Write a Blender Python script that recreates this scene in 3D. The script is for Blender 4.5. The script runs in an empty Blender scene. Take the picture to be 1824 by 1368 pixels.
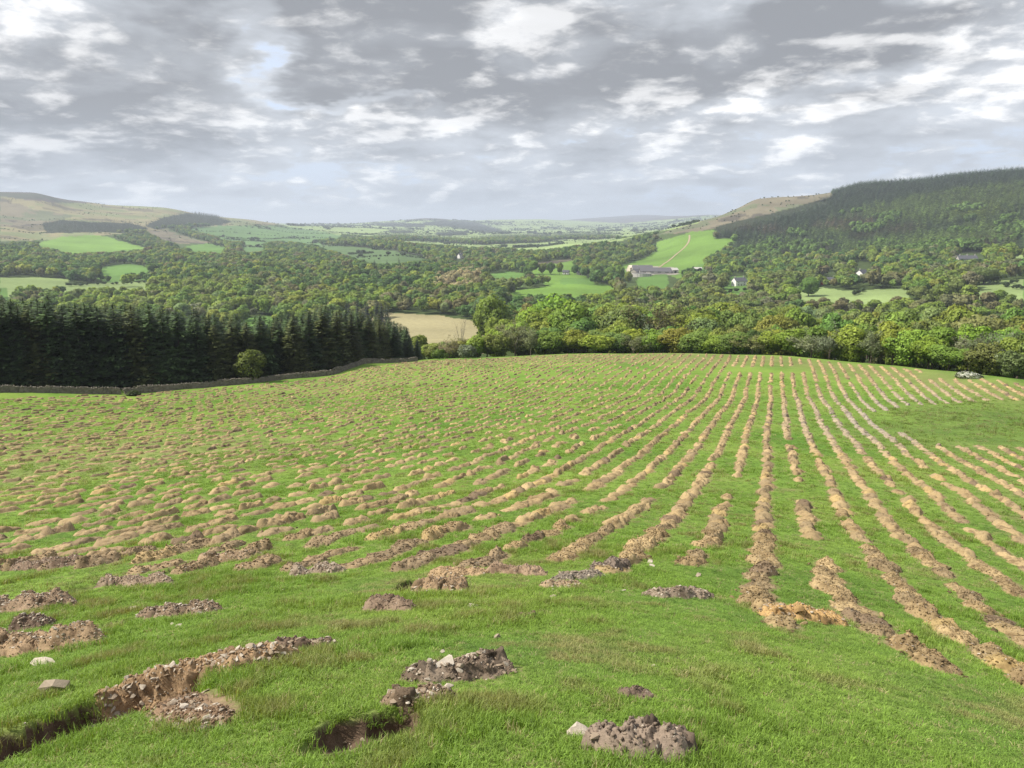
import bpy, math, random
import numpy as np
from mathutils import Matrix, Vector, Euler

# ------------------------------------------------------------------ camera, world, sun, exposure
SC = bpy.context.scene
COL = SC.collection
R = math.radians
PITCH = 11.9
FPX = 1370.0                      # focal length in pixels of the 1824 px wide photograph
SUN_AZ, SUN_EL = -94.0, 50.0      # azimuth from the view direction (left negative), elevation
SUN_STRENGTH = 4.7
SKY_STRENGTH = 0.10
EXPOSURE = 0.56
HAZE_DENSITY = 1.15e-4

cam = bpy.data.objects.new('camera', bpy.data.cameras.new('camera'))
COL.objects.link(cam)
cam.location = (0, 0, 0)
cam.rotation_euler = (R(90 - PITCH), 0, 0)
cam.data.sensor_width = 36
cam.data.lens = 36 * FPX / 1824
cam.data.clip_start = 0.1
cam.data.clip_end = 60000
SC.camera = cam
SC.view_settings.view_transform = 'Standard'
SC.view_settings.look = 'None'
SC.view_settings.gamma = 1
SC.view_settings.exposure = EXPOSURE
SC.cycles.use_denoising = True
SC.cycles.denoising_prefilter = 'NONE'
SC.cycles.max_bounces = 5
SC.cycles.diffuse_bounces = 3
SC.cycles.transmission_bounces = 3
SC.cycles.glossy_bounces = 2
SC.cycles.volume_bounces = 0
SC.cycles.transparent_max_bounces = 4
SC.cycles.use_adaptive_sampling = False
SC.cycles.adaptive_threshold = 0.01

sun_dir = Vector((math.sin(R(SUN_AZ)) * math.cos(R(SUN_EL)), math.cos(R(SUN_AZ)) * math.cos(R(SUN_EL)), math.sin(R(SUN_EL))))
sl = bpy.data.lights.new('sun', 'SUN')
sl.energy = SUN_STRENGTH
sl.angle = R(0.5)
sl.color = (1.0, 0.95, 0.86)
so = bpy.data.objects.new('sun', sl)
COL.objects.link(so)
so.rotation_euler = (-sun_dir).to_track_quat('-Z', 'Y').to_euler()
so.location = (-50, 20, 60)


class NT:
    """small helper to write node trees"""
    def __init__(self, tree):
        self.t = tree; self.n = tree.nodes; self.l = tree.links
        for x in list(self.n): self.n.remove(x)
    def node(self, kind, **kw):
        n = self.n.new(kind)
        for k, v in kw.items(): setattr(n, k, v)
        return n
    def put(self, sock, v):
        if isinstance(v, bpy.types.NodeSocket): self.l.new(v, sock)
        elif isinstance(v, (tuple, list)) and sock.type == 'RGBA' and len(v) == 3: sock.default_value = (*v, 1)
        else: sock.default_value = v
    def m(self, op, a, b=0.0, c=0.0, clamp=False):
        n = self.node('ShaderNodeMath', operation=op, use_clamp=clamp)
        for i, v in enumerate((a, b, c)): self.put(n.inputs[i], v)
        return n.outputs[0]
    def v(self, op, a, b=(0, 0, 0), s=None):
        n = self.node('ShaderNodeVectorMath', operation=op)
        self.put(n.inputs[0], a); self.put(n.inputs[1], b)
        if s is not None: self.put(n.inputs['Scale'], s)
        return n.outputs['Value'] if op in ('DOT_PRODUCT', 'LENGTH', 'DISTANCE') else n.outputs[0]
    def mix(self, f, a, b, blend='MIX'):
        n = self.node('ShaderNodeMix', data_type='RGBA', blend_type=blend)
        self.put(n.inputs[0], f); self.put(n.inputs[6], a); self.put(n.inputs[7], b)
        return n.outputs[2]
    def noise(self, vec, scale, detail=4, rough=0.5, dist=0.0, out=0):
        n = self.node('ShaderNodeTexNoise')
        if vec is not None: self.put(n.inputs['Vector'], vec)
        n.inputs['Scale'].default_value = scale; n.inputs['Detail'].default_value = detail
        n.inputs['Roughness'].default_value = rough; n.inputs['Distortion'].default_value = dist
        return n.outputs[out]
    def ramp(self, f, lo, hi, a=0.0, b=1.0):
        n = self.node('ShaderNodeMapRange', interpolation_type='SMOOTHSTEP')
        for i, v in enumerate((f, lo, hi, a, b)): self.put(n.inputs[i], v)
        return n.outputs[0]
    def attr(self, name, kind='GEOMETRY'):
        n = self.node('ShaderNodeAttribute', attribute_name=name, attribute_type=kind)
        return n
    def bump(self, h, strength, dist, normal=None):
        n = self.node('ShaderNodeBump')
        self.put(n.inputs['Height'], h); n.inputs['Strength'].default_value = strength; n.inputs['Distance'].default_value = dist
        if normal is not None: self.put(n.inputs['Normal'], normal)
        return n.outputs[0]


CP, SP = math.cos(R(PITCH)), math.sin(R(PITCH))


def to_px(x, y, z):
    zc = y * CP - z * SP; yc = -y * SP - z * CP
    zc = np.where(np.abs(zc) < 1e-6, 1e-6, zc)
    return 912 + FPX * x / zc, 684 + FPX * yc / zc, zc


def px_dir(x, y):
    a, b = (x - 912) / FPX, (y - 684) / FPX
    return np.array([a, CP - b * SP, -SP - b * CP])


LIGHTS = ((100, 45, 150, 60, .5), (880, 175, 70, 42, .6), (930, 115, 55, 50, .8), (975, 55, 40, 45, .8), (1060, 240, 90, 32, .45), (1160, 215, 100, 30, .5), (1270, 188, 100, 30, .55), (1400, 150, 110, 32, .55),
          (1560, 95, 110, 34, .55), (1700, 48, 90, 36, .7), (1800, 20, 70, 40, .8), (1135, 110, 60, 55, .5), (1190, 60, 50, 40, .4), (480, 245, 90, 30, .6), (700, 232, 140, 26, .4), (820, 232, 90, 24, .5), (230, 190, 140, 40, .35),
          (1740, 150, 120, 34, .4), (1460, 225, 110, 26, .4), (360, 290, 120, 20, .3), (1300, 300, 260, 20, .2), (40, 190, 80, 40, .4))
BLOBS = ((330, 130, 230, 110, .17), (-40, 210, 190, 80, .12), (170, 60, 120, 60, -.03), (700, 140, 190, 90, .12), (800, 10, 260, 70, .16), (620, 40, 120, 60, .08),
         (1370, 90, 300, 80, .20), (1560, 30, 160, 60, .10), (1080, 190, 190, 70, .06), (960, 210, 120, 60, .05),
         (475, 60, 40, 50, -.17), (490, 140, 40, 40, -.15), (640, 187, 110, 18, -.13), (560, 180, 60, 22, -.08), (905, 25, 40, 50, -.12), (1420, 190, 160, 22, -.06), (480, 330, 500, 60, .02),
         (1120, 60, 90, 80, -.05), (1700, 130, 160, 60, -.03))


def build_world():
    w = bpy.data.worlds.new('World'); SC.world = w; w.use_nodes = True
    N = NT(w.node_tree)
    sky = N.node('ShaderNodeTexSky', sky_type='NISHITA', sun_disc=False)
    sky.sun_elevation = R(SUN_EL); sky.sun_rotation = R(SUN_AZ % 360)
    sky.air_density = 1.0; sky.dust_density = 1.5; sky.ozone_density = 1.0
    d = N.v('NORMALIZE', N.node('ShaderNodeTexCoord').outputs['Generated'])
    sep = N.node('ShaderNodeSeparateXYZ'); N.put(sep.inputs[0], d)
    dx, dy, dz = sep.outputs
    up = N.m('MAXIMUM', dz, 0.0)
    k = N.m('DIVIDE', 1.0, N.m('ADD', up, 0.26))
    comb = N.node('ShaderNodeCombineXYZ')
    N.put(comb.inputs[0], N.m('MULTIPLY', dx, k)); N.put(comb.inputs[1], N.m('MULTIPLY', dy, k))
    N.put(comb.inputs[2], N.m('MULTIPLY', N.m('POWER', up, 0.85), 3.3))
    p = comb.outputs[0]
    warp = N.v('SCALE', N.v('SUBTRACT', N.noise(p, 2.6, 3, 0.5, out=1), (0.5, 0.5, 0.5)), s=0.10)
    p = N.v('ADD', p, warp)
    def dens(pp):
        a = N.noise(pp, 1.45, 3, 0.5)
        b = N.noise(pp, 4.4, 10, 0.60)
        q = N.m('ABSOLUTE', N.m('SUBTRACT', N.noise(pp, 4.6, 5, 0.55), 0.5))
        return N.m('ADD', N.m('ADD', N.m('MULTIPLY', a, 0.58), N.m('MULTIPLY', b, 0.38)), N.m('MULTIPLY', q, 0.46))
    # low, wide masses of cloud: heavier bodies and open gaps at their own places in the sky
    dw = N.v('ADD', d, N.v('SCALE', N.v('SUBTRACT', N.noise(p, 3.2, 4, 0.6, out=1), (0.5, 0.5, 0.5)), s=0.16))
    def blob(x, y, rx, ry, amp):
        c = px_dir(x, y); c = c / np.linalg.norm(c)
        e1 = np.array([c[1], -c[0], 0]); e1 /= np.linalg.norm(e1); e2 = np.cross(e1, c)
        u = N.m('DIVIDE', N.v('DOT_PRODUCT', dw, tuple(e1)), rx / FPX)
        v = N.m('DIVIDE', N.v('DOT_PRODUCT', dw, tuple(e2)), ry / FPX)
        q = N.m('ADD', N.m('MULTIPLY', u, u), N.m('MULTIPLY', v, v))
        g = N.m('DIVIDE', amp, N.m('ADD', 1.0, N.m('MULTIPLY', q, q)))
        return N.m('MULTIPLY', g, N.ramp(N.v('DOT_PRODUCT', d, tuple(c)), 0.3, 0.7))
    mass = None
    for b in BLOBS:
        g = blob(*b)
        mass = g if mass is None else N.m('ADD', mass, g)
    glow = None
    for b in LIGHTS:
        g = blob(*b)
        glow = g if glow is None else N.m('ADD', glow, g)
    n0 = dens(p)
    n1 = dens(N.v('ADD', p, (-0.055, 0.0, 0.062)))
    den = N.m('ADD', n0, mass)
    cover = N.ramp(den, 0.41, 0.505)
    thick = N.ramp(N.m('ADD', N.m('MULTIPLY', n0, 0.75), N.m('MULTIPLY', mass, 1.45)), 0.28, 0.72)
    lit = N.m('ADD', 0.5, N.m('MULTIPLY', N.m('SUBTRACT', n0, n1), 5.4))
    broad = N.m('SUBTRACT', N.noise(p, 2.3, 3, 0.55), N.noise(N.v('ADD', p, (-0.13, 0.0, 0.15)), 2.3, 3, 0.55))
    lit = N.m('ADD', N.m('ADD', lit, -.10), N.m('MULTIPLY', broad, 1.6))
    lit = N.m('ADD', lit, N.m('MULTIPLY', glow, N.m('ADD', .36, N.m('MULTIPLY', N.m('SUBTRACT', n0, .5), 2.6))))
    litc = N.m('POWER', N.ramp(lit, 0.38, 1.36), 1.15)
    S = 1.0 / SKY_STRENGTH
    bright = tuple(c * S for c in (1.0, 0.99, 0.98))
    midc = tuple(c * S for c in (0.50, 0.53, 0.575))
    dark = tuple(c * S for c in (0.232, 0.244, 0.266))
    body = N.mix(N.m('ADD', thick, N.m('MULTIPLY', broad, -1.3), clamp=True), midc, dark)
    cl = N.mix(N.m('MULTIPLY', litc, N.m('SUBTRACT', 1.0, N.m('MULTIPLY', thick, 0.55))), body, bright)
    blue = N.mix(0.86, sky.outputs[0], tuple(c * S for c in (0.53, 0.60, 0.73)))
    col = N.mix(cover, blue, cl)
    hz = N.m('ADD', N.ramp(dz, -0.01, 0.16, 0.52, 0.0), N.ramp(dz, 0.0, 0.025, 0.3, 0.0))
    col = N.mix(hz, col, tuple(c * S for c in (0.375, 0.43, 0.51)))
    bg = N.node('ShaderNodeBackground'); N.put(bg.inputs[0], col); bg.inputs[1].default_value = SKY_STRENGTH
    out = N.node('ShaderNodeOutputWorld'); N.l.new(bg.outputs[0], out.inputs[0])
    w.cycles.sampling_method = 'MANUAL'; w.cycles.sample_map_resolution = 512
build_world()

# ------------------------------------------------------------------ helpers
rng = np.random.default_rng(7)
rnd = random.Random(11)


def hash3(ix, iy, iz, seed):
    h = (ix.astype(np.int64) * 374761393 + iy.astype(np.int64) * 668265263 + iz.astype(np.int64) * 2147483647 + seed * 1274126177) & 0xFFFFFFFF
    h = ((h ^ (h >> 13)) * 1274126177) & 0xFFFFFFFF
    h = ((h ^ (h >> 16)) * 2246822519) & 0xFFFFFFFF
    return ((h ^ (h >> 15)) & 0xFFFFFF) / float(0xFFFFFF)


def vnoise(x, y, z=None, seed=0):
    x = np.asarray(x, float); y = np.asarray(y, float)
    ix, iy = np.floor(x), np.floor(y); fx, fy = x - ix, y - iy
    sx, sy = fx * fx * fx * (fx * (fx * 6 - 15) + 10), fy * fy * fy * (fy * (fy * 6 - 15) + 10)
    if z is None:
        o = np.zeros_like(ix)
        a = hash3(ix, iy, o, seed); b = hash3(ix + 1, iy, o, seed); c = hash3(ix, iy + 1, o, seed); e = hash3(ix + 1, iy + 1, o, seed)
        return ((a + (b - a) * sx) * (1 - sy) + (c + (e - c) * sx) * sy) * 2 - 1
    z = np.asarray(z, float); iz = np.floor(z); fz = z - iz; sz = fz * fz * (3 - 2 * fz)
    r = []
    for k in (0, 1):
        a = hash3(ix, iy, iz + k, seed); b = hash3(ix + 1, iy, iz + k, seed); c = hash3(ix, iy + 1, iz + k, seed); e = hash3(ix + 1, iy + 1, iz + k, seed)
        r.append((a + (b - a) * sx) * (1 - sy) + (c + (e - c) * sx) * sy)
    return (r[0] + (r[1] - r[0]) * sz) * 2 - 1


def fbm(x, y, z=None, seed=0, octaves=4, gain=0.5):
    t, a, n = 0, 1.0, 0
    for o in range(octaves):
        f = 2.0 ** o
        t = t + a * vnoise(x * f + o * 17.3, y * f - o * 9.1, None if z is None else z * f, seed + o)
        n += a; a *= gain
    return t / n


def pchip(x, Y, xq):
    """monotone cubic along axis 0"""
    x = np.asarray(x, float); Y = np.asarray(Y, float)
    one = Y.ndim == 1
    if one: Y = Y[:, None]
    h = np.diff(x)[:, None]; dlt = np.diff(Y, axis=0) / h
    m = np.zeros_like(Y)
    if len(x) > 2:
        w1 = 2 * h[1:] + h[:-1]; w2 = h[1:] + 2 * h[:-1]
        ok = dlt[1:] * dlt[:-1] > 0
        with np.errstate(divide='ignore', invalid='ignore'):
            mm = (w1 + w2) / (w1 / dlt[:-1] + w2 / dlt[1:])
        m[1:-1] = np.where(ok, np.nan_to_num(mm), 0)
    m[0], m[-1] = dlt[0], dlt[-1]
    xq = np.clip(np.asarray(xq, float), x[0], x[-1])
    i = np.clip(np.searchsorted(x, xq) - 1, 0, len(x) - 2)
    t = ((xq - x[i]) / (x[i + 1] - x[i]))[:, None]; hh = h[i]
    r = (2 * t**3 - 3 * t**2 + 1) * Y[i] + (t**3 - 2 * t**2 + t) * hh * m[i] + (-2 * t**3 + 3 * t**2) * Y[i + 1] + (t**3 - t**2) * hh * m[i + 1]
    return r[:, 0] if one else r


def new_mesh(name, V, faces, mats=(), smooth=False, attrs=None, mat_index=None):
    """faces: list of int arrays, each (n,3) or (n,4). attrs: name -> (type, array) on the points."""
    me = bpy.data.meshes.new(name)
    V = np.asarray(V, np.float32)
    faces = [np.asarray(f, np.int32) for f in faces if len(f)]
    me.vertices.add(len(V)); me.vertices.foreach_set('co', V.ravel())
    if faces:
        tot = np.concatenate([np.full(len(f), f.shape[1], np.int32) for f in faces])
        start = np.concatenate([[0], np.cumsum(tot)[:-1]]).astype(np.int32)
        idx = np.concatenate([f.ravel() for f in faces])
        me.loops.add(len(idx)); me.polygons.add(len(tot))
        me.loops.foreach_set('vertex_index', idx)
        me.polygons.foreach_set('loop_start', start)
        me.polygons.foreach_set('use_smooth', np.full(len(tot), bool(smooth)))
        if mat_index is not None: me.polygons.foreach_set('material_index', np.asarray(mat_index, np.int32))
    for m in mats: me.materials.append(m)
    for k, (t, arr) in (attrs or {}).items():
        a = me.attributes.new(k, t, 'POINT')
        key = {'FLOAT': 'value', 'INT': 'value', 'FLOAT_VECTOR': 'vector', 'FLOAT_COLOR': 'color'}[t]
        a.data.foreach_set(key, np.ascontiguousarray(arr, np.int32 if t == 'INT' else np.float32).ravel())
    me.update(calc_edges=True)
    return me


def link(name, data, parent=None, loc=None, rot=None, label=None, cat=None, group=None, kind=None):
    o = bpy.data.objects.new(name, data); COL.objects.link(o)
    if loc is not None: o.location = loc
    if rot is not None: o.rotation_euler = rot
    if parent is not None: o.parent = parent
    tag(o, label, cat, group, kind)
    return o


def tag(o, label=None, cat=None, group=None, kind=None):
    for k, v in (('label', label), ('category', cat), ('group', group), ('kind', kind)):
        if v: o[k] = v


def copy_tree(o):
    c = o.copy(); COL.objects.link(c)
    for ch in list(o.children):
        d = ch.copy(); COL.objects.link(d); d.parent = c
        for g in ch.children:
            e = g.copy(); COL.objects.link(e); e.parent = d
    return c


class MB:
    """collects shapes into one mesh"""
    def __init__(self): self.V = []; self.Q = []; self.T = []; self.n = 0; self.A = []
    def add(self, V, Q=None, T=None, a=0.0):
        V = np.asarray(V, float)
        if Q is not None and len(Q): self.Q.append(np.asarray(Q) + self.n)
        if T is not None and len(T): self.T.append(np.asarray(T) + self.n)
        self.V.append(V); self.n += len(V); self.A.append(np.full(len(V), a))
    def box(self, c, s, rz=0.0, jit=0.0):
        v = np.array([[x, y, z] for x in (-.5, .5) for y in (-.5, .5) for z in (-.5, .5)]) * np.array(s)
        if jit: v += rng.uniform(-jit, jit, v.shape)
        cs, sn = math.cos(rz), math.sin(rz)
        v = np.c_[v[:, 0] * cs - v[:, 1] * sn, v[:, 0] * sn + v[:, 1] * cs, v[:, 2]] + np.array(c)
        self.add(v, [[0, 1, 3, 2], [4, 6, 7, 5], [0, 4, 5, 1], [2, 3, 7, 6], [0, 2, 6, 4], [1, 5, 7, 3]])
    def tube(self, pts, rad, n=6):
        pts = np.asarray(pts, float); k = len(pts); V = []
        for i in range(k):
            t = pts[min(i + 1, k - 1)] - pts[max(i - 1, 0)]; t /= np.linalg.norm(t) + 1e-9
            a = np.cross(t, [0.31, 0.95, 0.05] if abs(t[2]) > .9 else [0, 0, 1]); a /= np.linalg.norm(a); b = np.cross(t, a)
            th = np.linspace(0, 2 * np.pi, n, endpoint=False)
            V.append(pts[i] + rad[i] * (np.cos(th)[:, None] * a + np.sin(th)[:, None] * b))
        Q = [[i * n + j, i * n + (j + 1) % n, (i + 1) * n + (j + 1) % n, (i + 1) * n + j] for i in range(k - 1) for j in range(n)]
        self.add(np.concatenate(V), Q)
    def mesh(self, name, mat, smooth=False, attrs=None):
        return new_mesh(name, np.concatenate(self.V), [np.concatenate(x) for x in (self.Q, self.T) if x], [mat], smooth, attrs)
    def build(self, name, mat, parent=None, smooth=False, **kw):
        return link(name, self.mesh(name, mat, smooth), parent, **kw)


ORD = ('first second third fourth fifth sixth seventh eighth ninth tenth eleventh twelfth thirteenth fourteenth fifteenth sixteenth '
       'seventeenth eighteenth nineteenth').split()
TENS = {20: 'twentieth', 30: 'thirtieth', 40: 'fortieth', 50: 'fiftieth', 60: 'sixtieth', 70: 'seventieth', 80: 'eightieth', 90: 'ninetieth'}
TEN = {20: 'twenty', 30: 'thirty', 40: 'forty', 50: 'fifty', 60: 'sixty', 70: 'seventy', 80: 'eighty', 90: 'ninety'}
def ordinal(n):
    if n < 20: return ORD[n - 1]
    if n % 10 == 0: return TENS[n]
    return TEN[n // 10 * 10] + '-' + ORD[n % 10 - 1]


# ------------------------------------------------------------------ materials
def material(name):
    m = bpy.data.materials.new(name); m.use_nodes = True
    return m, NT(m.node_tree)


def finish(N, shader):
    o = N.node('ShaderNodeOutputMaterial'); N.l.new(shader, o.inputs[0])


def principled(N, col, rough=0.9, spec=0.2, normal=None):
    b = N.node('ShaderNodeBsdfPrincipled')
    N.put(b.inputs['Base Color'], col); N.put(b.inputs['Roughness'], rough)
    b.inputs['Specular IOR Level'].default_value = spec
    if normal is not None: N.put(b.inputs['Normal'], normal)
    return b.outputs[0]


def tint_of(N, inst):
    if inst: return N.attr('tcol', 'INSTANCER').outputs['Color']
    return N.node('ShaderNodeObjectInfo').outputs['Color']


def mat_foliage(name, inst=False, trans=0.3, lo=0.62, hi=0.8):
    m, N = material(name)
    t = tint_of(N, inst)
    lv = N.attr('lv').outputs['Fac']
    col = N.mix(1.0, t, N.m('ADD', lo, N.m('MULTIPLY', lv, hi)), 'MULTIPLY')
    vt = N.node('ShaderNodeVectorTransform', vector_type='NORMAL', convert_from='OBJECT', convert_to='WORLD')
    N.put(vt.inputs[0], N.attr('nrm').outputs['Vector'])
    nn = N.v('NORMALIZE', vt.outputs[0])
    p = principled(N, col, 0.55, 0.18, nn)
    tr = N.node('ShaderNodeBsdfTranslucent')
    N.put(tr.inputs[0], N.mix(1.0, col, (1.1, 1.15, 0.5), 'MULTIPLY'))
    mx = N.node('ShaderNodeMixShader'); mx.inputs[0].default_value = trans
    N.l.new(p, mx.inputs[1]); N.l.new(tr.outputs[0], mx.inputs[2])
    finish(N, mx.outputs[0])
    return m


def mat_soil(name, inst=False):
    m, N = material(name)
    t = tint_of(N, inst)
    tc = N.node('ShaderNodeTexCoord').outputs['Object']
    rv = N.node('ShaderNodeObjectInfo').outputs['Random']
    off = N.node('ShaderNodeCombineXYZ'); N.put(off.inputs[0], N.m('MULTIPLY', rv, 37.0)); N.put(off.inputs[1], N.m('MULTIPLY', rv, 11.0))
    p = N.v('ADD', tc, off.outputs[0])
    big = N.noise(p, 2.6, 3, 0.6)
    fine = N.noise(p, 26, 5, 0.7)
    col = N.mix(N.ramp(big, 0.49, 0.66, 0.0, 0.8), t, N.mix(1.0, t, (0.42, 0.39, 0.38), 'MULTIPLY'))
    col = N.mix(1.0, col, N.m('ADD', 0.45, N.m('MULTIPLY', fine, 1.1)), 'MULTIPLY')
    vo = N.node('ShaderNodeTexVoronoi'); N.put(vo.inputs['Vector'], p); vo.inputs['Scale'].default_value = 24
    sepc = N.node('ShaderNodeSeparateColor'); N.put(sepc.inputs[0], vo.outputs['Color'])
    st = N.m('MULTIPLY', N.ramp(sepc.outputs[0], 0.86, 0.90), N.ramp(vo.outputs['Distance'], 0.30, 0.22))
    col = N.mix(st, col, N.mix(sepc.outputs[1], (0.34, 0.30, 0.25), (0.52, 0.44, 0.34)))
    h = N.m('ADD', N.m('MULTIPLY', fine, 0.7), N.m('MULTIPLY', st, 0.5))
    finish(N, principled(N, col, 0.95, 0.1, N.bump(h, 0.9, 0.03)))
    return m


def mat_plain(name, col, rough=0.85, scale=6.0, amt=0.35, bump=0.3, bdist=0.02, spec=0.25):
    m, N = material(name)
    tc = N.node('ShaderNodeTexCoord').outputs['Object']
    n = N.noise(tc, scale, 5, 0.62)
    c = N.mix(1.0, col, N.m('ADD', 1.0 - amt, N.m('MULTIPLY', n, amt * 2)), 'MULTIPLY')
    finish(N, principled(N, c, rough, spec, N.bump(n, bump, bdist)))
    return m


def mat_rock(name):
    m, N = material(name)
    oi = N.node('ShaderNodeObjectInfo')
    tc = N.node('ShaderNodeTexCoord').outputs['Object']
    n = N.noise(tc, 9, 6, 0.65); n2 = N.noise(tc, 60, 3, 0.6)
    c = N.mix(N.attr('lv').outputs['Fac'], (0.23, 0.172, 0.115), (0.47, 0.41, 0.33))
    c = N.mix(1.0, c, N.m('ADD', 0.55, N.m('MULTIPLY', n, 0.9)), 'MULTIPLY')
    finish(N, principled(N, c, 0.85, 0.25, N.bump(N.m('ADD', n, N.m('MULTIPLY', n2, 0.3)), 0.5, 0.02)))
    return m


M_FOL = mat_foliage('leaf')
M_FOL_I = mat_foliage('leaf_scatter', True, .3, .78, .5)
M_NEEDLE = mat_foliage('needle', False, 0.12, 0.5, 0.9)
M_NEEDLE_I = mat_foliage('needle_scatter', True, 0.12, 0.5, 0.9)
M_SOIL = mat_soil('soil')
M_SOIL_I = mat_soil('soil_scatter', True)
M_ROCK = mat_rock('stone')
M_BARK = mat_plain('bark', (0.085, 0.068, 0.05), 0.95, 5, 0.4, 0.7, 0.05)
M_TWIG = mat_plain('twig', (0.20, 0.18, 0.135), 0.95, 5, 0.3)
M_WALLSTONE = mat_plain('dry_stone', (0.15, 0.135, 0.105), 0.95, 1.6, 0.75, 0.6, 0.05)
M_SLATE = mat_plain('slate', (0.075, 0.075, 0.085), 0.7, 1.2, 0.25)
M_WHITE = mat_plain('render_white', (0.78, 0.76, 0.71), 0.85, 0.8, 0.08)
M_CREAM = mat_plain('cream_panel', (0.60, 0.52, 0.40), 0.85, 0.8, 0.12)
M_BOARD = mat_plain('weathered_board', (0.33, 0.30, 0.26), 0.9, 2.0, 0.3)
M_FIBRE = mat_plain('fibre_cement', (0.105, 0.10, 0.105), 0.9, 1.0, 0.22)
M_CONC = mat_plain('concrete', (0.42, 0.40, 0.36), 0.9, 1.0, 0.2)
M_GREY = mat_plain('grey_stone', (0.40, 0.375, 0.33), 0.9, 1.5, 0.3)
M_PANE = mat_plain('pane', (0.035, 0.04, 0.05), 0.15, 1.0, 0.05, 0.0, 0.01, 0.5)
M_DARK = mat_plain('dark_opening', (0.03, 0.028, 0.026), 0.9, 1.0, 0.2)
M_DOOR = mat_plain('door_paint', (0.10, 0.06, 0.04), 0.6, 3.0, 0.2)

# ------------------------------------------------------------------ terrain: heights read along bearings
def az_of(xr):
    b = (395 - 684) / FPX
    return math.atan(((xr - 912) / FPX) / (CP - b * SP))


def slope_at(y, A):
    b = (y - 684) / FPX
    return (-SP - b * CP) * math.cos(A) / (CP - b * SP)


NEAR_H = [0, 3, 5.8, 9.4, 15.9, 22.5, 29.5, 43, 66, 90, 106, 125, 150, 175]
NEAR_D = [1.6, 2.65, 3.72, 5.15, 7.5, 9.35, 11.1, 13.7, 17.6, 21.2, 23.3, 24.6, 27.2, 30.4]
# crest (or wall foot) of the field by bearing: x, distance, y
CREST = [(-900, 120, 712), (-300, 120, 712), (0, 122, 700), (200, 127, 697), (400, 132, 684), (560, 140, 672), (640, 152, 652), (750, 163, 643), (900, 160, 638),
         (1000, 157, 633), (1200, 152, 632), (1400, 146, 636), (1620, 134, 655), (1830, 118, 680), (2200, 110, 730), (2900, 110, 740)]
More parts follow.
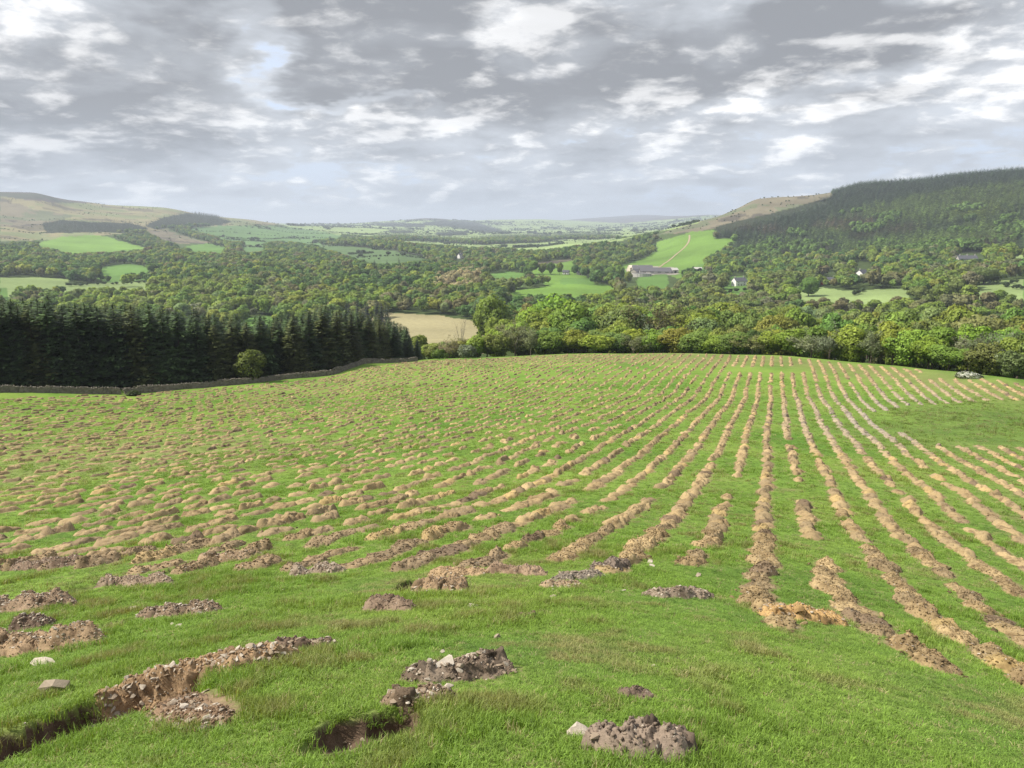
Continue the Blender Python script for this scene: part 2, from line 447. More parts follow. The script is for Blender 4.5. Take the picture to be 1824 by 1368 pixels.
# beyond the valley floor: x, then (distance, 'y' or 'z', value)
FAR = {
    -900: [(1900, 'y', 432), (2600, 'y', 390), (3500, 'y', 345), (6000, 'z', 100), (16000, 'z', 150), (26000, 'z', 100)],
    0: [(1900, 'y', 434), (2400, 'y', 409), (2900, 'y', 379), (3500, 'y', 342), (6000, 'z', 60), (16000, 'z', 50), (26000, 'z', 0)],
    60: [(1850, 'y', 440), (2300, 'y', 420), (2800, 'y', 390), (3500, 'y', 344), (6000, 'z', 60), (16000, 'z', 50), (26000, 'z', 0)],
    130: [(1800, 'y', 447), (2200, 'y', 422), (2600, 'y', 398), (3100, 'y', 378), (3600, 'y', 358), (6000, 'z', 50), (16000, 'z', 50), (26000, 'z', 0)],
    200: [(1850, 'y', 446), (2250, 'y', 421), (2700, 'y', 399), (3200, 'y', 381), (3700, 'y', 367), (6000, 'z', 40), (16000, 'z', 40), (26000, 'z', 0)],
    290: [(1900, 'y', 441), (2400, 'y', 418), (2800, 'y', 401), (3300, 'y', 384), (3700, 'y', 370), (6000, 'z', 20), (16000, 'z', 30), (26000, 'z', 0)],
    370: [(2000, 'y', 439), (2500, 'y', 421), (3000, 'y', 404), (3500, 'y', 389), (3800, 'y', 385), (6000, 'z', 0), (16000, 'z', 10), (26000, 'z', -30)],
    450: [(2200, 'y', 434), (2800, 'y', 418), (3400, 'y', 402), (3900, 'y', 394), (6000, 'z', -30), (16000, 'z', 0), (26000, 'z', -60)],
    530: [(2300, 'y', 434), (3000, 'y', 420), (3700, 'y', 409), (4400, 'y', 404), (6500, 'y', 401), (16000, 'z', -40), (26000, 'z', -60)],
    620: [(2300, 'y', 433), (3200, 'y', 420), (4500, 'y', 408), (6500, 'y', 401), (16000, 'z', -30), (26000, 'z', -60)],
    700: [(2400, 'y', 430), (3600, 'y', 419), (5000, 'y', 408), (6800, 'y', 399), (9500, 'y', 393), (16000, 'z', -30), (26000, 'z', -60)],
    770: [(2500, 'z', -68), (4000, 'y', 417), (5500, 'y', 404), (7000, 'y', 393), (9500, 'y', 389), (16000, 'z', -30), (26000, 'z', -60)],
    830: [(2600, 'z', -69), (4200, 'y', 417), (5500, 'y', 406), (7000, 'y', 397), (9500, 'y', 393), (16000, 'z', -30), (26000, 'z', -60)],
    900: [(2600, 'z', -69), (4500, 'y', 416), (6500, 'y', 407), (9500, 'y', 391), (16000, 'z', -30), (26000, 'z', -60)],
    960: [(1600, 'z', -64), (2600, 'z', -69), (4500, 'y', 417), (6500, 'y', 407), (9500, 'y', 391), (16000, 'z', -30), (26000, 'z', -60)],
    1020: [(1500, 'z', -62), (2000, 'z', -56), (2600, 'z', -66), (6500, 'y', 408), (9500, 'y', 395), (15000, 'y', 391), (26000, 'z', -60)],
    1090: [(1100, 'y', 490), (1300, 'y', 472), (1800, 'y', 428), (2500, 'z', -62), (6500, 'y', 407), (9500, 'y', 397), (15000, 'y', 386), (26000, 'z', -60)],
    1150: [(1100, 'y', 487), (1300, 'y', 470), (1600, 'y', 441), (1850, 'y', 416), (2600, 'z', -50), (6500, 'y', 405), (9500, 'y', 394), (15000, 'y', 383), (26000, 'z', -60)],
    1210: [(1100, 'y', 485), (1250, 'y', 470), (1450, 'y', 440), (1650, 'y', 414), (1850, 'y', 402), (2600, 'z', -40), (6500, 'y', 400), (9500, 'y', 387), (15000, 'y', 386), (26000, 'z', -60)],
    1275: [(900, 'y', 505), (1150, 'y', 475), (1350, 'y', 440), (1550, 'y', 413), (1720, 'y', 396), (1880, 'y', 384), (2700, 'z', -20), (6500, 'y', 395), (9500, 'y', 383), (15000, 'y', 386), (26000, 'z', -60)],
    1350: [(850, 'y', 509), (1050, 'y', 486), (1350, 'y', 437), (1600, 'y', 398), (1750, 'y', 377), (1950, 'y', 353), (2900, 'z', 0), (26000, 'z', -60)],
    1420: [(780, 'y', 517), (1000, 'y', 491), (1300, 'y', 446), (1600, 'y', 396), (1780, 'y', 369), (2000, 'y', 348), (3000, 'z', 20), (26000, 'z', -60)],
    1480: [(740, 'y', 522), (1000, 'y', 487), (1300, 'y', 443), (1600, 'y', 390), (1800, 'y', 360), (2050, 'y', 341), (3200, 'z', 40), (26000, 'z', -60)],
    1530: [(720, 'y', 525), (1000, 'y', 484), (1300, 'y', 438), (1600, 'y', 384), (1850, 'y', 349), (2100, 'y', 330), (3400, 'z', 60), (26000, 'z', -60)],
    1620: [(700, 'y', 525), (850, 'y', 501), (1000, 'y', 478), (1300, 'y', 430), (1600, 'y', 375), (1850, 'y', 341), (2100, 'y', 324), (3400, 'z', 70), (26000, 'z', -60)],
    1720: [(690, 'y', 524), (850, 'y', 495), (1000, 'y', 470), (1300, 'y', 421), (1600, 'y', 364), (1850, 'y', 329), (2100, 'y', 312), (3400, 'z', 90), (26000, 'z', -60)],
    1830: [(690, 'y', 522), (850, 'y', 489), (1000, 'y', 463), (1300, 'y', 412), (1600, 'y', 354), (1850, 'y', 321), (2100, 'y', 304), (3400, 'z', 100), (26000, 'z', -60)],
    2900: [(690, 'y', 520), (1000, 'y', 460), (1600, 'y', 345), (2100, 'y', 280), (3400, 'z', 120), (26000, 'z', -60)],
}
cr = np.array(CREST, float)
XR = sorted(set(FAR) | {150, 480, 580, 640, 690, 1310, 2200, 2500})
far_keys = sorted(FAR)
GRID_H = np.concatenate([np.exp(np.linspace(math.log(0.7), math.log(2.4), 16)[:-1]), np.exp(np.arange(math.log(2.4), math.log(16), 0.0062)),
                         np.exp(np.arange(math.log(16.1), math.log(200), 0.0115)), np.exp(np.linspace(math.log(202), math.log(26000), 540))])
LU = lambda h: np.log(np.asarray(h, float) + 4)


def far_profile(xf, A):
    pts = FAR[xf]
    return [p[0] for p in pts], [p[0] * slope_at(p[2], A) if p[1] == 'y' else p[2] for p in pts]


def column(xr):
    A = az_of(xr)
    hc, yc = np.interp(xr, cr[:, 0], cr[:, 1]), np.interp(xr, cr[:, 0], cr[:, 2])
    dc = -hc * slope_at(yc, A)
    base = np.interp(hc, NEAR_H, NEAR_D)
    hs, zs = [], []
    for h, dd in zip(NEAR_H, NEAR_D):
        if h > hc - 8: break
        w = np.clip((h / hc), 0, 1) ** 1.3
        hs.append(h); zs.append(-dd * (1 + (dc / base - 1) * w))
    hs.append(hc); zs.append(-dc)
    fall = 0.16 if xr > 640 else 0.10
    for dh in (22, 60):
        hs.append(hc + dh); zs.append(zs[-1] - fall * (dh if dh == 22 else 38) * (1.0 if dh == 22 else 1.35))
    zend = zs[-1]
    hs += [330, 460, 600]; zs += [min(-50, zend - 8), -66, -69.5]
    # interpolate the far profile between the two neighbouring bearings, on a common set of distances
    i = np.clip(np.searchsorted(far_keys, xr, side='right') - 1, 0, len(far_keys) - 2)
    x0, x1 = far_keys[i], far_keys[i + 1]
    t = (xr - x0) / (x1 - x0)
    fh = np.exp(np.linspace(math.log(690), math.log(26000), 60))
    zz = []
    for xf in (x0, x1):
        a, b = far_profile(xf, az_of(xf))
        if a[0] > 800: a, b = [700] + a, [-70] + b
        zz.append(pchip(LU(a), np.array(b), LU(fh)))
    z = zz[0] * (1 - t) + zz[1] * t
    return pchip(LU(hs + list(fh)), np.array(zs + list(z)), LU(GRID_H))


XR = [x for x in XR if x in FAR or True]
A_COL = np.array([az_of(x) for x in XR])
Z_COL = np.array([column(x) for x in XR])               # bearings x distances
GRID_A = np.concatenate([np.radians(np.arange(-180, -40, 4.0)), np.radians(np.arange(-40, -36, 0.5)), np.radians(np.linspace(-36, 36, 1010)),
                         np.radians(np.arange(36.5, 40, 0.5)), np.radians(np.arange(40, 180.1, 4.0))])
ZG = pchip(A_COL, Z_COL, GRID_A).T                       # distances x bearings
HH, AA = np.meshgrid(GRID_H, GRID_A, indexing='ij')
XG, YG = HH * np.sin(AA), HH * np.cos(AA)
fade = np.clip((HH - 7) / 30, 0.03, 1)
farw = np.clip((HH - 170) / 500, 0, 1)
nearw = 1 - np.clip((HH - 120) / 120, 0, 1)
ZG += nearw * fade * (0.30 * fbm(XG / 19, YG / 19, seed=3, octaves=3))
ZG += nearw * (0.045 * fbm(XG / 1.1, YG / 1.1, seed=5, octaves=4) + 0.05 * fade * fbm(XG / 4.2, YG / 4.2, seed=6, octaves=2))
ZG += farw * np.minimum(HH / 1500, 1.6) * (3.2 * fbm(XG / 330, YG / 330, seed=8, octaves=5))
ZG += np.clip((HH - 2600) / 3000, 0, 1) * 12 * fbm(XG / 1300, YG / 1300, seed=9, octaves=4)

_px, _py, _zc = to_px(XG, YG, ZG)
ZG += nearw * np.clip(1.2 - np.hypot((_px - 1740) / 240, (_py - 752) / 46), 0, 1) * (HH > 20) * .22 * np.maximum(fbm(XG / 1.6, YG / 1.6, seed=17, octaves=3), 0)

# pits beside the nearest spoil heaps: x, y in the photograph, length, width, depth in metres, heading in degrees from the view direction
PITS = []


def ground_z(x, y):
    x = np.asarray(x, float); y = np.asarray(y, float)
    h = np.hypot(x, y); a = np.arctan2(x, y)
    i = np.clip(np.searchsorted(GRID_H, h) - 1, 0, len(GRID_H) - 2); j = np.clip(np.searchsorted(GRID_A, a) - 1, 0, len(GRID_A) - 2)
    u = np.clip((h - GRID_H[i]) / (GRID_H[i + 1] - GRID_H[i]), 0, 1); v = np.clip((a - GRID_A[j]) / (GRID_A[j + 1] - GRID_A[j]), 0, 1)
    return (ZG[i, j] * (1 - v) + ZG[i, j + 1] * v) * (1 - u) + (ZG[i + 1, j] * (1 - v) + ZG[i + 1, j + 1] * v) * u



RAY_H = np.exp(np.linspace(math.log(1.5), math.log(20000), 9000))


def hit(px, py, hmin=1.5):
    """where the sight line through a photo point first meets the ground"""
    d = px_dir(px, py); ho = math.hypot(d[0], d[1])
    hs = RAY_H[RAY_H >= hmin]
    x, y, z = hs * d[0] / ho, hs * d[1] / ho, hs * d[2] / ho
    g = ground_z(x, y)
    k = np.nonzero(z <= g)[0]
    i = k[0] if len(k) else len(hs) - 1
    return Vector((x[i], y[i], g[i]))


def at(px, h):
    """a point on the ground at horizontal distance h on the bearing of a photo column"""
    A = az_of(px); x, y = h * math.sin(A), h * math.cos(A)
    return Vector((x, y, float(ground_z(x, y))))

# ------------------------------------------------------------------ pits dug beside the nearest heaps
for (p0, p1, w, dep) in (((66, 1304), (228, 1246), .66, .52), ((622, 1302), (704, 1282), .28, .24), ((152, 1118), (218, 1106), .20, .24), ((722, 1046), (742, 1036), .26, .26),
                         ((126, 1049), (172, 1042), .22, .24), ((300, 1016), (342, 1004), .22, .24), ((30, 977), (92, 966), .22, .22), ((130, 995), (170, 985), .22, .22)):
    PITS.append((hit(*p0), hit(*p1), w, dep))


def pit_amount(x, y):
    """0..1 inside the pits, and the depth"""
    best = np.zeros_like(x); dep = np.zeros_like(x)
    for a, b, w, d in PITS:
        ax, ay = a.x, a.y; dx, dy = b.x - ax, b.y - ay; L = dx * dx + dy * dy
        t = np.clip(((x - ax) * dx + (y - ay) * dy) / L, 0, 1)
        q = np.hypot(x - ax - t * dx, y - ay - t * dy) / w
        q = q * (1 + 0.28 * fbm(x * 3.1, y * 3.1, seed=31, octaves=3))
        s = np.clip((1.06 - q) / 0.34, 0, 1); s = s * s * (3 - 2 * s)
        dep = np.maximum(dep, s * d * (0.8 + 0.35 * fbm(x * 5, y * 5, seed=33, octaves=3)))
        best = np.maximum(best, s)
    return best, dep


near_rows = int(np.searchsorted(GRID_H, 26))
PM = np.zeros_like(ZG)
PM[:near_rows], pd = pit_amount(XG[:near_rows], YG[:near_rows])
lip = pit_amount(XG[:near_rows] * 1.0, YG[:near_rows] + .30)[0]          # the lip on the near side is broken down and worn
ZG[:near_rows] -= np.maximum(pd, .10 * lip)
LIP = np.zeros_like(ZG); LIP[:near_rows] = lip

# ------------------------------------------------------------------ what covers the land, drawn as a map through the viewpoint
LW, LH = 1824, 1368
LAND = np.zeros((LH, LW), np.uint8)
(WOOD, MEADOW, BRIGHT, PALE, TAN, MOOR, HEATH, CONIFER, LARCH, FARG, SHADEG, SPARSE, YARD, BRACK, FARW, OPENFIELD) = range(16)


def poly(cls, *pts):
    p = np.array(pts, float)
    x0, y0 = np.maximum(np.floor(p.min(0)).astype(int), 0); x1, y1 = np.ceil(p.max(0)).astype(int)
    x1, y1 = min(x1, LW - 1), min(y1, LH - 1)
    X, Y = np.meshgrid(np.arange(x0, x1 + 1) + .5, np.arange(y0, y1 + 1) + .5)
    ins = np.zeros(X.shape, bool)
    for i in range(len(p)):
        (ax, ay), (bx, by) = p[i - 1], p[i]
        if ay == by: continue
        c = (ay > Y) != (by > Y)
        ins ^= c & (X < (bx - ax) * (Y - ay) / (by - ay) + ax)
    LAND[y0:y1 + 1, x0:x1 + 1][ins] = cls


poly(MOOR, (0, 330), (130, 340), (500, 380), (500, 400), (430, 402), (340, 405), (262, 412), (75, 428), (0, 430))
poly(HEATH, (0, 335), (60, 338), (130, 352), (170, 362), (90, 361), (40, 355), (0, 350))
poly(BRACK, (0, 352), (60, 372), (130, 385), (80, 400), (0, 405))
poly(CONIFER, (78, 397), (110, 392), (180, 396), (230, 397), (262, 406), (262, 416), (180, 414), (80, 415))
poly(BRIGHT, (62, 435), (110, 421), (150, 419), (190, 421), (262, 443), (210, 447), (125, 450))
poly(CONIFER, (256, 402), (290, 388), (330, 380), (380, 384), (412, 395), (395, 401), (340, 405), (280, 408))
poly(BRACK, (262, 412), (300, 409), (330, 420), (378, 433), (320, 435), (290, 427))
poly(FARG, (335, 408), (400, 402), (470, 402), (545, 406), (620, 418), (560, 435), (500, 428), (470, 432), (400, 427), (378, 418))
poly(MEADOW, (332, 438), (370, 433), (402, 440), (395, 450), (340, 447))
poly(FARG, (430, 438), (470, 437), (470, 447), (438, 449))
# far valley
poly(PALE, (490, 395), (1290, 375), (1240, 398), (1100, 425), (950, 447), (800, 442), (700, 430), (600, 416), (520, 404))
poly(FARW, (560, 412), (650, 420), (720, 418), (830, 424), (960, 417), (1010, 426), (960, 432), (860, 436), (760, 430), (640, 425))
poly(CONIFER, (655, 398), (700, 396), (757, 399), (757, 405), (690, 404))
poly(CONIFER, (752, 396), (790, 392), (850, 396), (905, 414), (860, 414), (800, 404), (755, 401))
poly(CONIFER, (775, 414), (828, 413), (832, 419), (780, 420))
poly(FARW, (690, 409), (735, 409), (740, 415), (695, 415))
poly(HEATH, (860, 385), (1010, 390), (1120, 397), (1280, 383), (1290, 370), (700, 380), (700, 392), (830, 392))
poly(HEATH, (1000, 376), (1180, 376), (1200, 390), (1110, 398), (1010, 392))
poly(FARW, (985, 418), (1060, 416), (1120, 421), (1060, 427), (990, 425))
poly(FARW, (640, 422), (720, 431), (830, 438), (950, 443), (1000, 448), (960, 456), (860, 462), (760, 459), (690, 445), (600, 436), (540, 426))
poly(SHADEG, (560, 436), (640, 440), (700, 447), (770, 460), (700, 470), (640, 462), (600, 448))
# valley floor
poly(PALE, (0, 495), (60, 493), (122, 496), (122, 506), (60, 507), (0, 513))
poly(PALE, (110, 507), (180, 504), (268, 502), (260, 508), (180, 511), (110, 515))
poly(MEADOW, (172, 479), (205, 471), (235, 471), (282, 480), (240, 485), (190, 489))
poly(MEADOW, (862, 488), (905, 484), (935, 487), (930, 493), (880, 494))
poly(BRACK, (935, 472), (990, 463), (1018, 461), (1010, 467), (960, 473))
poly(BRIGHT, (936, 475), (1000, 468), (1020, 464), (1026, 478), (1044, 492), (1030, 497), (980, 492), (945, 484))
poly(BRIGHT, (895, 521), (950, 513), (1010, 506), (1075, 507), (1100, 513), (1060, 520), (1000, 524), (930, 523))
poly(TAN, (662, 560), (690, 556), (780, 562), (840, 570), (872, 583), (862, 600), (800, 605), (750, 602), (733, 588), (700, 572))
poly(MEADOW, (430, 566), (485, 562), (495, 575), (445, 578))
# farm and the slopes to the right
poly(BRACK, (1170, 418), (1230, 400), (1290, 380), (1350, 353), (1480, 338), (1490, 352), (1400, 372), (1300, 398), (1270, 408), (1225, 414))
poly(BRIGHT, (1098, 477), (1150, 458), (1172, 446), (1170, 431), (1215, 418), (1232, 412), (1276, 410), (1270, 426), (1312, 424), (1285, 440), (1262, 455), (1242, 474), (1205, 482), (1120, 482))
poly(YARD, (1112, 479), (1150, 472), (1202, 478), (1210, 488), (1150, 494), (1118, 488))
poly(MEADOW, (1135, 492), (1188, 488), (1190, 497), (1140, 500))
poly(MEADOW, (1290, 506), (1325, 503), (1331, 520), (1296, 522))
poly(PALE, (1408, 505), (1455, 511), (1500, 517), (1612, 514), (1622, 525), (1560, 530), (1460, 530), (1420, 515))
poly(PALE, (1727, 503), (1824, 496), (1824, 528), (1790, 517), (1745, 512))
poly(PALE, (1806, 453), (1824, 450), (1824, 460), (1810, 460))
poly(CONIFER, (1268, 424), (1276, 404), (1480, 352), (1490, 322), (1600, 308), (1824, 285), (1824, 452), (1700, 452), (1560, 458), (1450, 462), (1330, 466), (1300, 455), (1312, 425))
poly(LARCH, (1545, 372), (1640, 347), (1760, 331), (1824, 326), (1824, 372), (1700, 395), (1600, 392), (1520, 385))
poly(LARCH, (1440, 420), (1560, 400), (1580, 405), (1480, 424))
poly(LARCH, (1500, 448), (1640, 425), (1760, 400), (1824, 398), (1824, 420), (1700, 440), (1560, 456))


for y0_, y1_, x0_, x1_ in ((494, 512, 1298, 1332), (496, 510, 998, 1058), (512, 530, 0, 14), (470, 484, 1234, 1256)):
    q = LAND[y0_:y1_, x0_:x1_]; q[q == WOOD] = MEADOW
LANDG = LAND.copy()
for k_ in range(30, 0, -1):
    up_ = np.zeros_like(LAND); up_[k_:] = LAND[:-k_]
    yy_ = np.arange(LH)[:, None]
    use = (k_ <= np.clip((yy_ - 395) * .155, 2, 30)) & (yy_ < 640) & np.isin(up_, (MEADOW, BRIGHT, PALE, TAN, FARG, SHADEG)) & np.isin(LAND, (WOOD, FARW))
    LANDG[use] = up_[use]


def land_at(px, py):
    xi = np.clip(px, 0, LW - 1).astype(int); yi = np.clip(py, 0, LH - 1).astype(int)
    return LAND[yi, xi]


# ------------------------------------------------------------------ rows of planting mounds
ROW_AZ = R(19.0)
RD = np.array([math.sin(ROW_AZ), math.cos(ROW_AZ)]); RN = np.array([math.cos(ROW_AZ), -math.sin(ROW_AZ)])
GAPS = [  # photo polygons the rows leave out
    [(1300, 1130), (1385, 1118), (1500, 1122), (1560, 1135), (1640, 1212), (1770, 1228), (1824, 1245), (2100, 1300), (2100, 2600), (900, 2600), (900, 1130), (1150, 1080), (1290, 1080)],
    [(-400, 1018), (620, 1018), (900, 1003), (985, 1000), (1100, 1018), (1230, 1012), (1240, 1000), (1295, 1015), (1300, 2600), (-1400, 2600), (-1400, 1018)],
    [(1555, 738), (1620, 722), (1830, 712), (2200, 700), (2200, 790), (1830, 800), (1745, 795), (1690, 800), (1620, 775), (1575, 765)],
    [(1440, 960), (1490, 960), (1512, 1000), (1450, 1000)], [(1400, 870), (1424, 866), (1430, 890), (1406, 893)], [(1425, 846), (1455, 848), (1470, 882), (1436, 880)], [(1300, 655), (1440, 650), (1440, 664), (1300, 664)],
    [(1255, 900), (1262, 850), (1310, 846), (1330, 872)], [(1395, 785), (1412, 785), (1414, 795), (1398, 795)], [(1120, 900), (1215, 850), (1235, 862), (1190, 880)],
]


def in_poly(px, py, pts):
    ins = np.zeros(px.shape, bool); p = np.array(pts, float)
    for i in range(len(p)):
        (ax, ay), (bx, by) = p[i - 1], p[i]
        if ay == by: continue
        c = (ay > py) != (by > py)
        ins ^= c & (px < (bx - ax) * (py - ay) / (by - ay) + ax)
    return ins


rows = []
for k in range(-74, 34):
    left = k < -7
    v = np.arange(-60, 215, 1.06 if k > -4 else (1.36 if k > -12 else 1.72))
    v = v + rng.uniform(-.16, .16, len(v)) * (1 + left)
    keep = rng.random(len(v)) > (0.07 if k > -6 else 0.14)
    v = v[keep]
    u = 1.5 * k + 0.28 * fbm(v / 22, np.full(len(v), k * .13), seed=21, octaves=2) + rng.normal(0, .05 if not left else .10, len(v))
    if k == 0: u = u + np.clip((13.5 - v) / 4, 0, 1) * 0.6
    if k in (1, 2): u = u + np.clip((16 - v) / 8, 0, 1) * (.95 if k == 1 else .55)
    rows.append(np.c_[np.full(len(v), k), u, v])
rows = np.concatenate(rows)
mx, my = rows[:, 1] * RN[0] + rows[:, 2] * RD[0], rows[:, 1] * RN[1] + rows[:, 2] * RD[1]
mh, ma = np.hypot(mx, my), np.arctan2(mx, my)
mz = ground_z(mx, my)
mpx, mpy, mzc = to_px(mx, my, mz)
# field edge by bearing: a little short of the crest or the wall
a_cr = np.array([az_of(x) for x in cr[:, 0]])
edge_h = np.interp(ma, a_cr, cr[:, 1] - np.where(cr[:, 0] < 700, 5.0, -1.0))
ok = (np.abs(ma) < R(44)) & (mh < edge_h) & (my > 3) & (mh > 5)
for g in GAPS: ok &= ~in_poly(mpx, mpy, g)
# the top of the field towards the right end is left unplanted
ok &= ~((mpx > 1640) & (mpy < 676))
rows, mx, my, mz, mpx, mpy, mzc, mh = (a[ok] for a in (rows, mx, my, mz, mpx, mpy, mzc, mh))
n_mounds = len(mx)
m_len = rng.uniform(.80, 1.2, n_mounds) * np.where(rows[:, 0] > -5, 1.18, 1.26)
m_wid = rng.uniform(.50, .74, n_mounds) * np.where(rows[:, 0] > -8, 1.0, .92)
near_l = np.clip((48 - mh) / 20, 0, 1) * (rows[:, 0] < -4)
m_len *= 1 + .20 * near_l; m_wid *= 1 + .34 * near_l
far_l = np.clip((mh - 45) / 60, 0, 1) * (rows[:, 0] < -4)
m_wid *= 1 - .10 * np.clip((mh - 25) / 50, 0, 1)
m_hei = rng.uniform(.10, .21, n_mounds) * np.where(rows[:, 0] < -8, (.86 + .42 * near_l), 1) * np.where(rows[:, 0] > 2, .82, 1)
m_yaw = -ROW_AZ + R(90) + rng.normal(0, .16, n_mounds)
m_tone = rng.random(n_mounds)
wet = np.clip(1 - np.hypot((mpx - 1600) / 260, (mpy - 745) / 75), 0, 1)     # greyer spoil round the wet hollow
TANS = np.array([(.365, .262, .145), (.315, .222, .122), (.27, .195, .115), (.185, .130, .085), (.40, .282, .135)])
m_col = TANS[rng.choice(5, n_mounds, p=[.38, .30, .20, .05, .07])] * rng.uniform(.85, 1.12, (n_mounds, 1))
m_col *= (1 - .22 * far_l * rng.random(n_mounds))[:, None]; m_col *= np.array([.97, .99, .93])
m_col = m_col * (1 - wet[:, None]) + np.array([.30, .265, .22]) * wet[:, None]
near_grey = np.clip((mpy - 900) / 150, 0, 1) * (mpx < 900)
m_col = m_col * (1 - .55 * near_grey[:, None]) + np.array([.27, .195, .13]) * .55 * near_grey[:, None]

# bare soil round the mounds and in the pits, on a 10 cm map
SX0, SY0, SC_ = -150.0, 0.0, 0.1
SOIL = np.zeros((2100, 2700), np.float32)
def stamp(x, y, L, W, yaw, amp=1.0):
    r = max(L, W) * .5 * 1.35; i0, i1 = int((y - r - SY0) / SC_), int((y + r - SY0) / SC_) + 1; j0, j1 = int((x - r - SX0) / SC_), int((x + r - SX0) / SC_) + 1
    if i0 < 0 or j0 < 0 or i1 >= SOIL.shape[0] or j1 >= SOIL.shape[1]: return
    Y, X = np.mgrid[i0:i1, j0:j1]; X = X * SC_ + SX0 - x; Y = Y * SC_ + SY0 - y
    c, s = math.cos(yaw), math.sin(yaw)
    q = np.hypot((X * c + Y * s) / (L * .5), (-X * s + Y * c) / (W * .5))
    SOIL[i0:i1, j0:j1] = np.maximum(SOIL[i0:i1, j0:j1], amp * np.clip((1.35 - q) / .45, 0, 1))
for i in range(n_mounds): stamp(mx[i], my[i], m_len[i], m_wid[i], m_yaw[i])


def soil_at(x, y):
    i = np.clip(((y - SY0) / SC_).astype(int), 0, SOIL.shape[0] - 1); j = np.clip(((x - SX0) / SC_).astype(int), 0, SOIL.shape[1] - 1)
    return SOIL[i, j]


# the nearest heaps, one by one from the photograph: centre, length and width (m), height, heading of the long axis in the picture (deg), colour
HEAPS = [
    # look, px, py (middle of the foot), width px, height px, rise of the foot to the right px, depth/length, tone
    ('long stony heap of brown spoil above the deep pit at lower left', 352, 1224, 300, 72, 90, .46, (.33, .22, .125)),
    ('brown heap of crumbled topsoil at the upper end of the long stony heap', 545, 1164, 125, 44, 16, .62, (.185, .130, .090)),
    ('small rounded clod heap on the rim of the deep pit', 275, 1272, 84, 34, 4, .75, (.24, .16, .10)),
    ('grey-brown heap with a tilted flat stone, upper one of the front middle pair', 838, 1212, 165, 50, 22, .55, (.235, .18, .13)),
    ('dark crumbly heap, lower one of the front middle pair beside a small pit', 762, 1254, 112, 52, 20, .75, (.23, .165, .11)),
    ('big grey-brown heap with a pale stone at its left side, at bottom edge', 1143, 1348, 172, 84, -12, .72, (.235, .18, .135)),
    ('low dark molehill-like heap above the big grey-brown heap', 1134, 1248, 58, 26, -3, .75, (.16, .115, .085)),
    ('smooth brown clod lying alone in the grass left of the pale flat stone', 672, 1090, 66, 36, -6, .7, (.23, .165, .115)),
    ('small dark clod standing alone right of the pale flat stone', 940, 1103, 34, 21, 0, .75, (.17, .12, .085)),
    ('stony brown heap at the end of a narrow dark pit', 298, 1098, 130, 34, 14, .55, (.23, .165, .11)),
    ('big stony heap cut by the left edge of the picture', 45, 1165, 165, 62, 10, .62, (.31, .215, .13)),
    ('upright dark turf clod behind the big stony heap at the left edge', 40, 1122, 46, 36, 0, .75, (.13, .09, .065)),
    ('stony heap behind the upright turf clod at the left edge', 38, 1088, 150, 42, 10, .6, (.27, .19, .125)),
    ('rounded brown heap with grey stones on its crest beyond a short pit', 222, 1045, 118, 34, 8, .6, (.27, .20, .14)),
    ('stony reddish heap beside a curved pit in the left half', 403, 1000, 98, 32, 10, .6, (.33, .235, .145)),
    ('long low brown heap touching the left edge of the picture', 62, 1014, 135, 28, 8, .5, (.22, .155, .11)),
    ('low stony grey heap alone at the centre left', 563, 1022, 82, 24, 4, .6, (.29, .225, .165)),
    ('dark broken heap in front of a tan ridge with a pit at its left', 782, 1055, 92, 40, 4, .65, (.29, .20, .12)),
    ('smooth tan heap behind the dark broken heap', 822, 1026, 105, 22, 6, .5, (.36, .25, .145)),
    ('stony brown heap right of the smooth tan heap', 912, 1022, 88, 32, -4, .6, (.29, .205, .135)),
    ('low stony scatter heap in grass right of centre', 1003, 1046, 62, 22, 4, .55, (.33, .24, .15)),
    ('grey crumbled strip of spoil at the foot of a short row', 1046, 1032, 62, 20, 12, .5, (.225, .185, .145)),
    ('dark grey clod heap at the foot of a short row', 1104, 1014, 52, 28, 6, .75, (.18, .14, .11)),
    ('low stony heap alone in the grass below the two orange heaps', 1222, 1066, 102, 32, 0, .6, (.27, .21, .155)),
    ('wide bright orange heap at the near end of the long straight row', 1442, 1108, 118, 44, -14, .5, (.44, .285, .125)),
]
heap_pos = []
for (_, px, py, w, hp, rise, ratio, tone) in HEAPS:
    p, q0, q1 = hit(px, py), hit(px - w / 2, py + rise / 2), hit(px + w / 2, py - rise / 2)
    yaw = math.atan2(q1.y - q0.y, q1.x - q0.x); L = (q1 - q0).length * 1.08
    W = min(L * ratio, L, .62); H = hp * to_px(p.x, p.y, p.z)[2] / FPX * .54
    # the given foot is the near one: move the middle back by half the depth
    fx = Vector((-math.sin(yaw), math.cos(yaw), 0)) * W * .30
    p = Vector((p.x + fx.x, p.y + fx.y, float(ground_z(p.x + fx.x, p.y + fx.y))))
    heap_pos.append((p, yaw, L, W, H))
    stamp(p.x, p.y, L * .86, W * .84, yaw)

